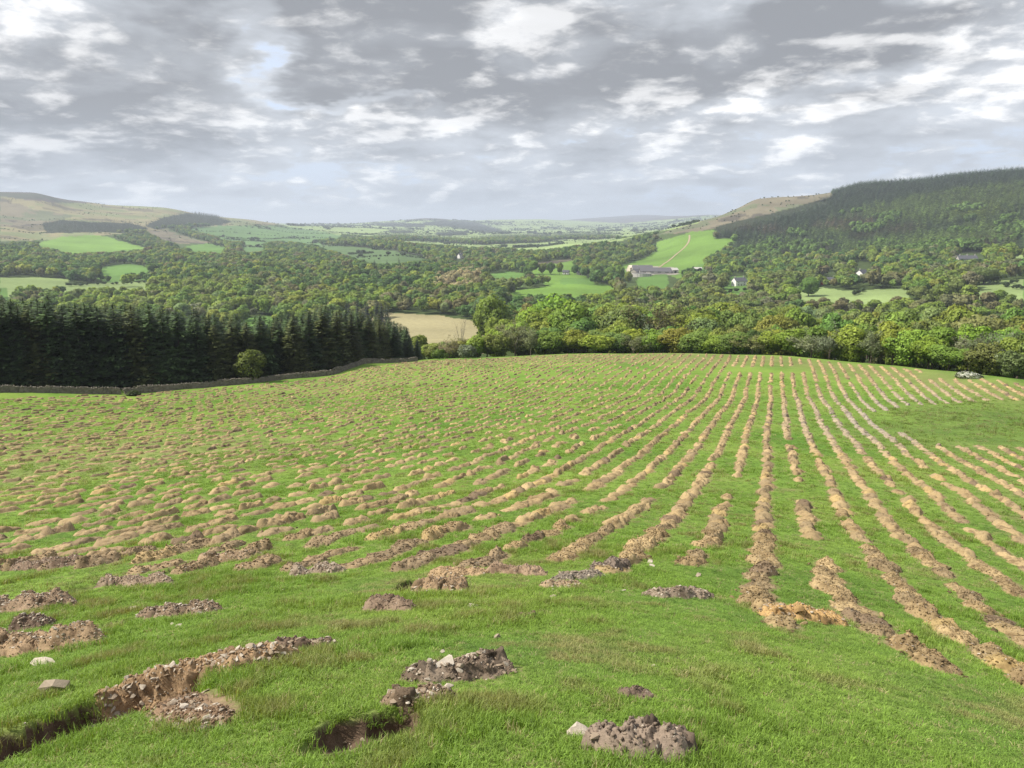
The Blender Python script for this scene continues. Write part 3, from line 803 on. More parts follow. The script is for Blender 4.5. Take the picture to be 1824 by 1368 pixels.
# ------------------------------------------------------------------ ground colours
PX, PY, ZC = to_px(XG, YG, ZG)
seen = ZC > 0.5
rag = np.clip((HH - 260) / 300, 0, 1)
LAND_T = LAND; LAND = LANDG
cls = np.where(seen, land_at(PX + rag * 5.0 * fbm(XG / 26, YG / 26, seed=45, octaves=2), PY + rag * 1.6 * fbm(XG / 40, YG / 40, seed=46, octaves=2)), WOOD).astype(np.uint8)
LAND = LAND_T
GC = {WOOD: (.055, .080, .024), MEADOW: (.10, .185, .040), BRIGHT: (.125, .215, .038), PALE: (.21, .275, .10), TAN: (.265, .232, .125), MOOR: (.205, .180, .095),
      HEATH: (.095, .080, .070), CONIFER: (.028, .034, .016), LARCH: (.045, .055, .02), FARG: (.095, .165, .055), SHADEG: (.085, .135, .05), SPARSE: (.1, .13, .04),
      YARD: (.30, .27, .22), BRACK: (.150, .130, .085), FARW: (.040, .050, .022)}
pal = np.zeros((16, 3)); 
for k, c in GC.items(): pal[k] = c
# outside the picture the land goes on as fields and woods
outside = (HH > 260) & ((PX < 0) | (PX > 1823) | ~seen)
patch = fbm(XG / 300, YG / 300, seed=40, octaves=2)
cls = np.where(outside, np.where(patch > .05, MEADOW, WOOD), cls)
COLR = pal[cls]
n1 = fbm(XG / 60, YG / 60, seed=41, octaves=4); n2 = fbm(XG / 400, YG / 400, seed=42, octaves=3)
COLR = COLR * (1 + .22 * n1 + .20 * n2)[..., None]
moor = np.isin(cls, (MOOR, HEATH, BRACK))
mn = fbm(XG / 120, YG / 120, seed=43, octaves=5)
COLR = np.where(moor[..., None] & (mn > .12)[..., None], COLR * np.array([.75, .95, .8]), COLR)
COLR = np.where(moor[..., None] & (mn < -.28)[..., None], COLR * np.array([.55, .55, .62]), COLR)
# the planted field and the strip beyond its wall
EDGE = np.interp(AA, a_cr, cr[:, 1] + 6)
infield = HH < EDGE + 26
g1 = fbm(XG / 7, YG / 7, seed=50, octaves=4); g2 = fbm(XG / 28, YG / 28, seed=51, octaves=3); g3 = fbm(XG / 1.3, YG / 1.3, seed=52, octaves=3)
gf = np.zeros(XG.shape + (3,))
gf[:] = (.142, .220, .038)
def blend(c, w): 
    w = np.clip(w, 0, 1)[..., None]; gf[:] = gf * (1 - w) + np.array(c) * w
blend((.175, .245, .046), (g1 - .05) * 1.7)
blend((.078, .165, .022), (-g1 - .12) * 1.6)
blend((.185, .215, .065), (g2 - .12) * 1.8)
blend((.19, .17, .075), (g3 - .30) * 1.4 * (g2 > -.1))
# rough, darker wet ground in the hollow on the right, drier turf along the crest
blend((.118, .178, .038), np.clip(1.35 + .9 * g2 + .5 * g1 - np.hypot((PX - 1740) / 240, (PY - 752) / 46), 0, 1) * .95 * (.55 + .9 * np.clip(g1 + .5, 0, 1)) * (HH > 20))
blend((.082, .135, .028), np.clip(1.2 + .8 * g2 - np.hypot((PX - 1740) / 240, (PY - 752) / 46), 0, 1) * np.clip((fbm(XG / 2.2, YG / 2.2, seed=57, octaves=3) - .05) * 4, 0, .8) * (HH > 20))
blend((.16, .165, .060), np.clip(1 - np.abs(HH - EDGE + 14) / 16, 0, 1) * (AA > R(-8)) * .75)
soil = np.where(HH < 215, soil_at(XG, YG), 0) * np.clip(.72 + .75 * g3, 0, 1)
scol = np.array([.235, .165, .100]) * (1 + .35 * g3)[..., None]
gf = gf * (1 - soil[..., None]) + scol * soil[..., None]
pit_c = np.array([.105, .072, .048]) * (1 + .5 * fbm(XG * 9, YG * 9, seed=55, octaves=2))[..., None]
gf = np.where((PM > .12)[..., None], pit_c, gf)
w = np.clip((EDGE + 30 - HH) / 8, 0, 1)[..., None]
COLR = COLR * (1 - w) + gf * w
COLR = np.clip(COLR, .004, .9)


def mat_ground():
    m, N = material('ground')
    a = N.attr('gcol').outputs['Color']
    pos = N.node('ShaderNodeNewGeometry').outputs['Position']
    cd = N.node('ShaderNodeVectorMath', operation='LENGTH'); N.put(cd.inputs[0], pos)
    f = N.noise(pos, 9.0, 5, 0.7)
    sp = N.v('MULTIPLY', pos, (1, 1, .3))
    f2 = N.noise(sp, 0.35, 6, 0.65)
    f3 = N.noise(pos, 0.02, 6, 0.65)
    c = N.mix(1.0, a, N.m('ADD', .52, N.m('MULTIPLY', f, .96)), 'MULTIPLY')
    c = N.mix(1.0, c, N.m('ADD', .62, N.m('MULTIPLY', f2, .76)), 'MULTIPLY')
    c = N.mix(1.0, c, N.m('ADD', .75, N.m('MULTIPLY', f3, .5)), 'MULTIPLY')
    h = N.m('ADD', N.m('MULTIPLY', f, .6), f2)
    finish(N, principled(N, c, .95, .08, N.bump(h, .7, .12)))
    return m
M_GROUND = mat_ground()


def ground_mesh(name, i0, i1):
    n, k = i1 - i0, len(GRID_A)
    V = np.stack([XG[i0:i1], YG[i0:i1], ZG[i0:i1]], -1).reshape(-1, 3)
    I = np.arange(n * k).reshape(n, k)
    F = np.stack([I[:-1, :-1], I[:-1, 1:], I[1:, 1:], I[1:, :-1]], -1).reshape(-1, 4)
    c = np.concatenate([COLR[i0:i1].reshape(-1, 3), np.ones((n * k, 1))], 1)
    return link(name, new_mesh(name, V, [F[:, ::-1]], [M_GROUND], True, {'gcol': ('FLOAT_COLOR', c)}), kind='structure')


iA = int(np.searchsorted(GRID_H, 199)); iB = int(np.searchsorted(GRID_H, 1700))
ground_mesh('field', 0, iA + 1)
ground_mesh('valley_ground', iA, iB + 1)
ground_mesh('hills', iB, len(GRID_H))

# ------------------------------------------------------------------ stones and soil heaps
def hull_rock(seed):
    import bmesh
    r = np.random.default_rng(seed)
    bm = bmesh.new()
    n = r.normal(size=(13, 3)); n /= np.linalg.norm(n, axis=1)[:, None]
    P = n * r.uniform(.75, 1.1, (13, 1)) * np.array([.5, .36, .24]) * r.uniform(.85, 1.15, 3)
    for p in P: bm.verts.new(p)
    res = bmesh.ops.convex_hull(bm, input=bm.verts[:])
    bmesh.ops.delete(bm, geom=[g for g in res['geom_interior'] if isinstance(g, bmesh.types.BMVert)], context='VERTS')
    bm.verts.index_update(); bm.verts.ensure_lookup_table()
    V = np.array([v.co[:] for v in bm.verts]); T = np.array([[v.index for v in f.verts] for f in bm.faces if len(f.verts) == 3])
    bm.free()
    return V, T
ROCKS = [hull_rock(s) for s in range(14)]


def rotmat(a, b, c):
    return np.array(Euler((a, b, c)).to_matrix())


def add_rock(mb, pos, size, r, flat=1.0, shade=None):
    V, T = ROCKS[r.integers(len(ROCKS))]
    M = rotmat(*r.uniform(-.5, .5, 2), r.uniform(0, 6.28))
    mb.add((V * size * np.array([1, 1, flat])) @ M.T + pos, None, T, r.random() ** 2 if shade is None else shade)


def heap_surface(seed, L, W, H, rings, segs, rough=1.0):
    """a lumpy heap: height field over an uneven oval, broken by clods and cracks; feathers into the turf at its foot"""
    r = np.random.default_rng(seed)
    th = np.linspace(0, 2 * np.pi, segs, endpoint=False); rr = np.concatenate([[0.0001], np.linspace(1 / rings, 1, rings)])
    TH, RR = np.meshgrid(th, rr)
    ox, oy = r.uniform(0, 90, 2)
    edge = 1.18 + .20 * vnoise(np.cos(TH) * 1.3 + ox, np.sin(TH) * 1.3 + oy, seed=seed) + .10 * vnoise(np.cos(TH) * 4 + ox, np.sin(TH) * 4 + oy, seed=seed + 1)
    x, y = RR * np.cos(TH) * L / 2 * edge, RR * np.sin(TH) * W / 2 * edge
    nd = int(r.integers(3, 6)); z = np.full(x.shape, -.3 * H)
    for q in range(nd):
        cx = (q / (nd - 1) - .5) * L * .62 + r.normal(0, .05) * L; cy = r.normal(0, .09) * W
        ra, rb = L * r.uniform(.22, .36), W * r.uniform(.34, .50); yw = r.uniform(-.6, .6)
        dx_, dy_ = x - cx, y - cy
        u_, v_ = (dx_ * math.cos(yw) + dy_ * math.sin(yw)) / ra, (-dx_ * math.sin(yw) + dy_ * math.cos(yw)) / rb
        dd = np.sqrt(u_ ** 2 + v_ ** 2) + .34 * fbm(x * 6 + ox, y * 6 + oy + q, seed=seed + 11, octaves=3)
        z = np.maximum(z, H * r.uniform(.62, 1.08) * (1.18 * (1 - np.clip(dd, 0, 1.6) ** 2.4)))
    k = 1 / .33
    z = np.where(z > 0, z * (.86 + .40 * fbm(x * k + ox, y * k + oy, seed=seed + 2, octaves=2) * rough), z)
    z = np.maximum(z, -.09)
    z = np.where(z > 0, z * np.clip((1.0 - RR) * 4.0, 0, 1) ** .7, z) - .05 * np.clip((RR - .86) / .14, 0, 1)
    w = np.clip((1 - RR) * 3.2, 0.12, 1)
    clod = np.abs(fbm(x * 7 + ox, y * 7 + oy, seed=seed + 3, octaves=3))
    fine = np.abs(fbm(x * 15 + ox, y * 15 - oy, seed=seed + 21, octaves=3))
    z += w * min(H * .22, .034) * rough * (np.minimum(fine, .45) - .15) * 1.6
    z += w * (min(H * .46, .075) * rough * (np.minimum(clod, .42) - .17)) + w * .016 * rough * np.abs(fbm(x * 24, y * 24, seed=seed + 4, octaves=2))
    x = x + w * .035 * rough * fbm(y * 9 + ox, z * 9, seed=seed + 5, octaves=2); y = y + w * .035 * rough * fbm(x * 9 + oy, z * 9 + 5, seed=seed + 6, octaves=2)
    z = np.where(RR > .97, np.minimum(z, -.04), z) - .008
    V = np.stack([x, y, z], -1).reshape(-1, 3)
    n = segs
    Q = [[i * n + j, i * n + (j + 1) % n, (i + 1) * n + (j + 1) % n, (i + 1) * n + j] for i in range(len(rr) - 1) for j in range(n)]
    return V, np.array(Q)[:, ::-1]


def on_heap(V, r, stray=.12, raw=None):
    """a random spot on the spoil itself, now and then just beside it"""
    z = V[:, 2] if raw is None else raw
    if r.random() < stray: k = r.integers(len(V))
    else:
        up = np.nonzero(z > .012)[0]; w = np.hypot(V[up, 0], V[up, 1]) + .02; k = up[np.searchsorted(np.cumsum(w), r.random() * w.sum())]
    return V[k] + np.array([r.normal(0, .006), r.normal(0, .006), 0]) + np.array([0, 0, max(0.0, -z[k]) * .9])


def heap_height(V, x, y):
    d = (V[:, 0] - x) ** 2 + (V[:, 1] - y) ** 2
    return V[np.argmin(d), 2]


def rubble_mesh(seed, V, L, W, n, s0, s1, spread=.95, raw=None):
    r = np.random.default_rng(seed + 500); mb = MB()
    for _ in range(n):
        s = s0 + (s1 - s0) * r.random() ** 3.2
        add_rock(mb, on_heap(V, r, .10, raw) + np.array([0, 0, s * .02]), s, r)
    me = mb.mesh('rubble', M_ROCK, False, {'lv': ('FLOAT', np.concatenate(mb.A))})
    return me


def crumb_mesh(seed, V, L, W, n, s0, s1, raw=None):
    r = np.random.default_rng(seed + 900); mb = MB()
    for _ in range(n):
        s = s0 + (s1 - s0) * r.random() ** 3
        add_rock(mb, on_heap(V, r, .16, raw) + np.array([0, 0, s * .12]), s, r, 1.5)
    return mb.mesh('soil_crumbs', M_SOIL, True)


def align(p, yaw, eps=.5):
    """rotation that lays a thing on the slope with its long axis on heading yaw"""
    x, y = p[0], p[1]
    gx = float(ground_z(x + eps, y) - ground_z(x - eps, y)) / (2 * eps); gy = float(ground_z(x, y + eps) - ground_z(x, y - eps)) / (2 * eps)
    n = Vector((-gx, -gy, 1)).normalized()
    fx = Vector((math.cos(yaw), math.sin(yaw), 0)); fx = (fx - n * fx.dot(n)).normalized()
    return Matrix((fx, n.cross(fx), n)).transposed().to_euler()


for i, (lab, *_rest, tone) in enumerate(HEAPS):
    p, yaw, L, W, H = heap_pos[i]
    res = 64 if L > .5 else 34
    V, Q = heap_surface(900 + i * 7, L, W, H, res, int(res * 2.6), 1.15)
    raw = V[:, 2].copy(); eu = align(p, yaw, .4); Mw = np.array(eu.to_matrix())
    Wp = V @ Mw.T + np.array(p); flat = (V * np.array([1, 1, 0])) @ Mw.T + np.array(p)
    V[:, 2] += ground_z(flat[:, 0], flat[:, 1]) - flat[:, 2]               # the foot follows the ground it lies on
    me = new_mesh('soil_heap', V, [Q], [M_SOIL], True)
    o = link('soil_heap', me, None, p, eu, lab, 'soil heap', 'nearest soil heaps in the foreground')
    o.color = (*tone, 1)
    smooth_one = 'smooth' in lab or 'big grey-brown' in lab or 'molehill' in lab or L < .3
    n = 8 if smooth_one and L < .4 else (26 if smooth_one else int(150 * L * W / .35))
    if 'stony' in lab: n = int(n * 1.7)
    cr_me = crumb_mesh(i, V, L, W, int(1500 * L * W) + 60, .008, .045 if L > .5 else .025, raw)
    cb = link('soil_crumbs', cr_me, o, kind='stuff'); cb.color = (*[c * .9 for c in tone], 1)
    rb = link('rubble', rubble_mesh(i, V, L, W, max(n, 5), .010, .105 if L > .5 else .05, 1.08, raw), o, kind='stuff')

for i, n_c in ((0, 6), (1, 3), (3, 4), (4, 4), (5, 4), (10, 4), (12, 3), (13, 3), (14, 3), (17, 5), (23, 3), (24, 4), (9, 3)):
    o = bpy.data.objects['soil_heap' if i == 0 else f'soil_heap.{i:03d}']; Vh_ = np.array([v.co[:] for v in o.data.vertices]); r = np.random.default_rng(1200 + i)
    L, W = heap_pos[i][2], heap_pos[i][3]
    for q in range(n_c):
        t = r.uniform(0, 6.28); x, y = math.cos(t) * L * r.uniform(.18, .46), math.sin(t) * W * r.uniform(.2, .46); s_ = r.uniform(.09, .20) * min(1, L / .8)
        V, Q = heap_surface(2000 + i * 10 + q, s_ * 1.25, s_, s_ * .34, 14, 30, 1.6)
        c = link('turf_clod', new_mesh('turf_clod', V, [Q], [M_SOIL], True), o, (x, y, heap_height(Vh_, x, y) - .015), (r.uniform(-.3, .3), r.uniform(-.3, .3), r.uniform(0, 6.28)))
        c.color = (*(np.array(o.color[:3]) * r.uniform(.45, .75)), 1)
o = bpy.data.objects['soil_heap.003']; mb = MB(); mb.add(ROCKS[3][0] * np.array([.24, .22, .20]) * 1.25, None, ROCKS[3][1], .9)
link('tilted_stone', mb.mesh('tilted_stone', M_ROCK, False, {'lv': ('FLOAT', np.concatenate(mb.A))}), o, (-heap_pos[3][2] * .24, -.03, heap_pos[3][4] * .75), (.5, -.7, .3))

# mounds: the 300 that show largest are things, all others one object
size = m_len * FPX / mzc
order = np.argsort(-size)
near = order[:300]
far_m = order[300:]
mound_proto = []
for s in range(12):
    L, W, H = 1.0, .72, .2
    V, Q = heap_surface(100 + s * 13, L, W, H, 20, 44, 1.1)
    mound_proto.append((V, new_mesh('planting_mound', V, [Q], [M_SOIL], True), rubble_mesh(50 + s, V, L, W, 34, .012, .08), crumb_mesh(50 + s, V, L, W, 420, .012, .085)))
row_count = {}
near_sorted = sorted(near, key=lambda i: (abs(rows[i, 0]), rows[i, 0], rows[i, 2]))
for i in near_sorted:
    k = int(rows[i, 0]); row_count[k] = row_count.get(k, 0) + 1
    tone = 'pale tan' if m_col[i, 0] > .36 else ('tan' if m_col[i, 0] > .29 else ('brown' if m_col[i, 0] > .22 else 'dark brown'))
    where = 'the long straight row' if k == 0 else f"{ordinal(abs(k))} row {'left' if k < 0 else 'right'} of the long straight row"
    lab = f"{tone} mound, {ordinal(row_count[k])} from the near end, {where}"
    s = int(rng.integers(12))
    p = (mx[i], my[i], mz[i] - .01)
    o = link('planting_mound', mound_proto[s][1], None, p, align(p, m_yaw[i] + (math.pi if rng.random() < .5 else 0)), lab, 'soil mound', 'planting mounds in rows across the field')
    o.scale = (m_len[i], m_wid[i] / .72, m_hei[i] / .2)
    o.color = (*m_col[i], 1)
    if mzc[i] < 21:
        link('rubble', mound_proto[s][2], o, kind='stuff')
    if mzc[i] < 24:
        link('soil_crumbs', mound_proto[s][3], o, kind='stuff').color = (*(m_col[i] * .85), 1)
print('near mounds to', mzc[near].max(), 'of', n_mounds)


# ------------------------------------------------------------------ many small copies inside one object (only for what nobody could count)
def scatter(name, variants, pts, rot, scl, pick, cols, mats, smooth, kind='stuff', point_scale=None):
    """variants: list of (V, [faces], lv, nrm). One object whose own mesh holds the source shapes and the points they are set on."""
    Vs, Fs, vid, lv, nr, n = [], [], [], [], [], 0
    for k, (V, faces, l, nm) in enumerate(variants):
        Vs.append(V); Fs += [np.asarray(f) + n for f in faces]; vid.append(np.full(len(V), k + 1)); lv.append(l); nr.append(nm); n += len(V)
    npt = len(pts)
    Vs.append(pts); vid.append(np.zeros(npt, int)); lv.append(np.zeros(npt)); nr.append(np.zeros((npt, 3)))
    pad = lambda a, w: np.concatenate([np.zeros((n, w)), np.asarray(a, float).reshape(npt, w)])
    scl = np.asarray(scl, float)
    if scl.ndim == 1: scl = np.repeat(scl[:, None], 3, 1)
    me = new_mesh(name, np.concatenate(Vs), Fs, mats, smooth, {
        'vid': ('INT', np.concatenate(vid)), 'lv': ('FLOAT', np.concatenate(lv)), 'nrm': ('FLOAT_VECTOR', np.concatenate(nr)),
        'irot': ('FLOAT_VECTOR', pad(rot, 3)), 'iscl': ('FLOAT_VECTOR', pad(scl, 3)), 'pick': ('INT', np.concatenate([np.zeros(n, int), pick])),
        'tcol': ('FLOAT_COLOR', pad(np.c_[cols, np.ones(npt)], 4))})
    o = link(name, me, kind=kind)
    g = bpy.data.node_groups.new(name, 'GeometryNodeTree')
    g.interface.new_socket('Geometry', in_out='INPUT', socket_type='NodeSocketGeometry')
    g.interface.new_socket('Geometry', in_out='OUTPUT', socket_type='NodeSocketGeometry')
    nn, L = g.nodes, g.links
    gi, go = nn.new('NodeGroupInput'), nn.new('NodeGroupOutput')
    def named(a, t):
        x = nn.new('GeometryNodeInputNamedAttribute'); x.data_type = t; x.inputs['Name'].default_value = a
        return [s for s in x.outputs if s.enabled and s.name == 'Attribute'][0]
    vidn = named('vid', 'INT')
    def sep(k):
        c = nn.new('FunctionNodeCompare'); c.data_type = 'INT'; c.operation = 'EQUAL'
        ia = [s for s in c.inputs if s.enabled]
        L.new(vidn, ia[0]); ia[1].default_value = k
        s = nn.new('GeometryNodeSeparateGeometry'); s.domain = 'POINT'
        L.new(gi.outputs[0], s.inputs['Geometry']); L.new(c.outputs[0], s.inputs['Selection'])
        return s.outputs['Selection']
    join = nn.new('GeometryNodeJoinGeometry')
    for k in range(len(variants), 0, -1):
        t = nn.new('GeometryNodeGeometryToInstance'); L.new(sep(k), t.inputs[0]); L.new(t.outputs[0], join.inputs[0])
    ip = nn.new('GeometryNodeInstanceOnPoints')
    L.new(sep(0), ip.inputs['Points']); L.new(join.outputs[0], ip.inputs['Instance'])
    ip.inputs['Pick Instance'].default_value = True
    L.new(named('pick', 'INT'), ip.inputs['Instance Index'])
    er = nn.new('FunctionNodeEulerToRotation'); L.new(named('irot', 'FLOAT_VECTOR'), er.inputs[0]); L.new(er.outputs[0], ip.inputs['Rotation'])
    L.new(named('iscl', 'FLOAT_VECTOR'), ip.inputs['Scale'])
    L.new(ip.outputs[0], go.inputs[0])
    md = o.modifiers.new('scatter', 'NODES'); md.node_group = g
    return o


def plain_variant(V, faces):
    return (V, faces, np.full(len(V), .5), np.zeros((len(V), 3)))


far_var = []
for s in range(10):
    V, Q = heap_surface(300 + s * 17, 1.0, .72, .2, 7, 16, 1.2)
    far_var.append(plain_variant(V, [Q]))
fm = far_m
pts = np.c_[mx[fm], my[fm], mz[fm] - .01]
rots = np.array([tuple(align((mx[i], my[i]), m_yaw[i])) for i in fm])
scatter('soil_mounds', far_var, pts, rots, np.c_[m_len[fm], m_wid[fm] / .72, m_hei[fm] / .2 * 1.1], rng.integers(0, 10, len(fm)), m_col[fm], [M_SOIL_I], True)

nc = np.nonzero(mzc < 34)[0]; nrep = np.repeat(nc, np.clip(9.0 * 16 / mzc[nc], 2, 14).astype(int))
ang = rng.uniform(0, 6.28, len(nrep)); rq = rng.uniform(.7, 1.35, len(nrep))
lx, ly = np.cos(ang) * rq * m_len[nrep] * .5, np.sin(ang) * rq * m_wid[nrep] * .55
cx_, cy_ = mx[nrep] + lx * np.cos(m_yaw[nrep]) - ly * np.sin(m_yaw[nrep]), my[nrep] + lx * np.sin(m_yaw[nrep]) + ly * np.cos(m_yaw[nrep])
csz = .035 + .16 * rng.random(len(nrep)) ** 3
scatter('soil_crumbs', [plain_variant(V * np.array([1, 1.1, 1.3]), [T]) for V, T in ROCKS[:8]], np.c_[cx_, cy_, ground_z(cx_, cy_) + csz * .10], rng.uniform(0, 6.28, (len(nrep), 3)) * np.array([.1, .1, 1]), csz, rng.integers(0, 8, len(nrep)),
        m_col[nrep] * np.where(rng.random((len(nrep), 1)) < .6, rng.uniform(.35, .6, (len(nrep), 1)), 1.0), [M_SOIL_I], True)

# loose stones lying on the turf: photo x, y, width px, look
STONES = [
    (100, 1236, 54, .9, 'big angular grey boulder on the turf rim above the deep pit'), (76, 1186, 44, .45, 'flat pale buff stone in the grass below the left-edge heap'),
    (237, 1087, 18, .6, 'small pale stone above the narrow pit'), (307, 1114, 10, .8, 'small round cream stone, left of a touching pair of pebbles'), (318, 1117, 15, .6, 'oval cream stone, right of a touching pair of pebbles'),
    (359, 1094, 17, .7, 'cream stone at the foot of the heap beside the narrow pit'), (505, 1054, 11, .7, 'small pale stone in grass above the long stony heap'), (477, 1074, 9, .8, 'tiny white stone in grass, alone left of the smooth clod'),
    (843, 1083, 23, .55, 'pale flat stone alone in the grass near the centre'), (886, 1138, 20, .8, 'squarish pink-grey stone beside a small dark soil patch'), (788, 1163, 13, .65, 'small cream stone just above the tilted flat stone heap'),
    (986, 1065, 20, .45, 'flat buff stone below the low stony scatter'), (1158, 1003, 14, .6, 'pair-topping pale stone near two short mound rows'), (1160, 1010, 15, .5, 'flat pale stone directly under another pale stone'),
    (1110, 1053, 11, .5, 'small flat pale stone in the grass below the grey spoil strip'), (1166, 1189, 12, .7, 'small white stone alone right of the front middle heaps'), (1046, 1247, 11, .6, 'small pale stone left of the molehill-like heap'),
    (1030, 1310, 46, .75, 'large pale angular stone leaning on the big grey-brown heap'), (1168, 1296, 16, .9, 'pale stone on the shoulder of the big grey-brown heap'), (752, 1313, 18, .4, 'flat pale flake of stone right of the small front pit'),
    (1376, 1183, 12, .6, 'grey stone half sunk in the grass of the front slope'), (1306, 1284, 12, .5, 'dull brown stone low in the grass at the lower right'), (936, 1262, 12, .5, 'half-buried buff stone in grass between the front heaps'),
    (336, 1254, 12, .5, 'pale chip of stone in grass right of the clod heap'), (326, 1260, 8, .5, 'tiny chip of stone beside another pale chip near the pit'), (560, 1183, 12, .6, 'pale stone at the foot of the crumbled topsoil heap'),
    (1244, 1027, 13, .7, 'small dark-sided stone below the two orange heaps'), (985, 1052, 9, .6, 'tiny cream stone beside the low stony scatter'),
]
for j, (px, py, w, fl, lab) in enumerate(STONES):
    p = hit(px, py); zc = to_px(p.x, p.y, p.z)[2]
    s = w * zc / FPX
    r = np.random.default_rng(70 + j); mb = MB()
    V, T = ROCKS[j % len(ROCKS)]
    mb.add(V * s * np.array([1.05, 1.05, fl * 1.9]), None, T, .75 if ('pale' in lab or 'cream' in lab or 'white' in lab) else .25)
    me = mb.mesh('stone', M_ROCK, False, {'lv': ('FLOAT', np.concatenate(mb.A))})
    link('stone', me, None, (p.x, p.y, p.z + s * fl * .28), (0, 0, r.uniform(-.4, .4)), lab, 'stone', 'loose stones lying on the turf')
# stones lying in the dug earth of the pits: too many to count
mb = MB(); r = np.random.default_rng(5)
for a, b, w, d in PITS:
    for _ in range(int(70 * min(1, (b - a).length / .5))):
        t = r.random(); q = r.uniform(-1.0, 1.0) * w
        dv = (b - a).normalized(); x, y = a.x + (b.x - a.x) * t - dv.y * q, a.y + (b.y - a.y) * t + dv.x * q
        s = .012 + .06 * r.random() ** 2.5
        add_rock(mb, np.array([x, y, float(ground_z(x, y)) + s * .1]), s, r, .8)
mb.build('pit_rubble', M_ROCK, kind='stuff').data.attributes.new('lv', 'FLOAT', 'POINT').data.foreach_set('value', np.concatenate(mb.A).astype(np.float32))

# ------------------------------------------------------------------ grass
def mat_grass():
    m, N = material('grass_blade')
    t = N.attr('tcol', 'INSTANCER').outputs['Color']
    lv = N.attr('lv').outputs['Fac']; tip = N.attr('nrm').outputs['Vector']
    c = N.mix(1.0, t, N.m('ADD', .62, N.m('MULTIPLY', lv, .76)), 'MULTIPLY')
    p = principled(N, c, .5, .25)
    tr = N.node('ShaderNodeBsdfTranslucent'); N.put(tr.inputs[0], N.mix(1.0, c, (1.15, 1.1, .5), 'MULTIPLY'))
    mx_ = N.node('ShaderNodeMixShader'); mx_.inputs[0].default_value = .35
    N.l.new(p, mx_.inputs[1]); N.l.new(tr.outputs[0], mx_.inputs[2]); finish(N, mx_.outputs[0])
    return m
M_GRASS = mat_grass()


def tuft(seed, n, rad, h, w):
    r = np.random.default_rng(seed); mb = MB(); lv = []
    for _ in range(n):
        a, q = r.uniform(0, 6.28), rad * math.sqrt(r.random())
        b = np.array([q * math.cos(a), q * math.sin(a), -.01])
        hd = r.uniform(0, 6.28); lean = r.uniform(.15, 1.0); hh = h * r.uniform(.45, 1.15)
        d = np.array([math.cos(hd), math.sin(hd), 0]); s = np.array([-d[1], d[0], 0]) * w * r.uniform(.6, 1.2) * .5
        p1 = b + d * hh * lean * .25 + np.array([0, 0, hh * .55]); p2 = b + d * hh * lean * .95 + np.array([0, 0, hh * (1 - .35 * lean)])
        mb.add([b - s, b + s, p1 + s * .85, p1 - s * .85, p2], [[0, 1, 2, 3]], [[3, 2, 4]])
        lv += [r.random()] * 5
    V = np.concatenate(mb.V)
    return (V, [np.concatenate(mb.Q), np.concatenate(mb.T)], np.array(lv), np.zeros_like(V))


gx, gy, gs, gv = [], [], [], []
for r0, r1, dens, sc in ((2.2, 6, 620, .75), (6, 11, 330, .95), (11, 19, 130, 1.25), (19, 34, 48, 1.7), (34, 60, 16, 2.2), (60, 115, 4.5, 3.2)):
    n = int(dens * R(76) / 2 * (r1 * r1 - r0 * r0))
    h = np.sqrt(rng.uniform(r0 * r0, r1 * r1, n)); a = rng.uniform(R(-38), R(38), n)
    gx.append(h * np.sin(a)); gy.append(h * np.cos(a)); gs.append(np.full(n, sc))
gx, gy, gs = map(np.concatenate, (gx, gy, gs))
def near_mask(x, y):
    """bare earth at a point: pits and mounds"""
    h = np.hypot(x, y); a = np.arctan2(x, y)
    i = np.clip(np.searchsorted(GRID_H, h), 0, len(GRID_H) - 1); j = np.clip(np.searchsorted(GRID_A, a), 0, len(GRID_A) - 1)
    return np.maximum(np.maximum(PM[i, j], .45 * LIP[i, j]), soil_at(x, y))
bare = near_mask(gx, gy)
k = rng.random(len(gx)) > np.clip(bare * 1.9 - .08, 0, 1)
gx, gy, gs = gx[k], gy[k], gs[k]
p1, p2 = fbm(gx / 2.3, gy / 2.3, seed=60, octaves=3), fbm(gx / .55, gy / .55, seed=61, octaves=2)
p3 = fbm(gx / 7, gy / 7, seed=50, octaves=4)
hgt = np.clip(.80 + 1.0 * p1 + .7 * p2, .35, 1.9)
base = np.array([.186, .292, .046])
gc = np.repeat(base[None], len(gx), 0)
def gb(c, w):
    global gc
    w = np.clip(w, 0, 1)[:, None]; gc = gc * (1 - w) + np.array(c) * w
gb((.118, .21, .032), -p1 * 1.5)
gb((.255, .335, .065), p3 * 1.5)
gb((.26, .25, .095), (p2 - .15) * 1.8 * (p3 > -.1))
gb((.36, .31, .16), (rng.random(len(gx)) < .05) * .85)
wetp = np.clip(1.3 - np.hypot((to_px(gx, gy, ground_z(gx, gy))[0] - 1740) / 240, (to_px(gx, gy, ground_z(gx, gy))[1] - 752) / 46), 0, 1) * (gy > 20)
gb((.15, .20, .048), wetp * (.4 + 1.2 * p1)); gb((.25, .235, .11), wetp * (p2 - .1) * 2)
hgt = hgt * (1 + 1.0 * wetp * np.clip(p1 + .4, 0, 1))
gc *= rng.uniform(.72, 1.25, (len(gx), 1))
tufts = [tuft(s, 24, .055, .085, .0062) for s in range(6)] + [tuft(20 + s, 18, .07, .12, .006) for s in range(2)]
gpick = np.where(p1 + p2 > .45, rng.integers(6, 8, len(gx)), rng.integers(0, 6, len(gx)))
scatter('grass', tufts, np.c_[gx, gy, ground_z(gx, gy)], np.c_[np.zeros(len(gx)), np.zeros(len(gx)), rng.uniform(0, 6.28, len(gx))],
        np.c_[gs, gs, hgt * gs ** .45 * .85], gpick, gc, [M_GRASS], False)
print('tufts', len(gx))

# ------------------------------------------------------------------ dry stone wall along the far left edge of the field
def wall_line(pxs):
    return [at(x, h) for x, h in pxs]


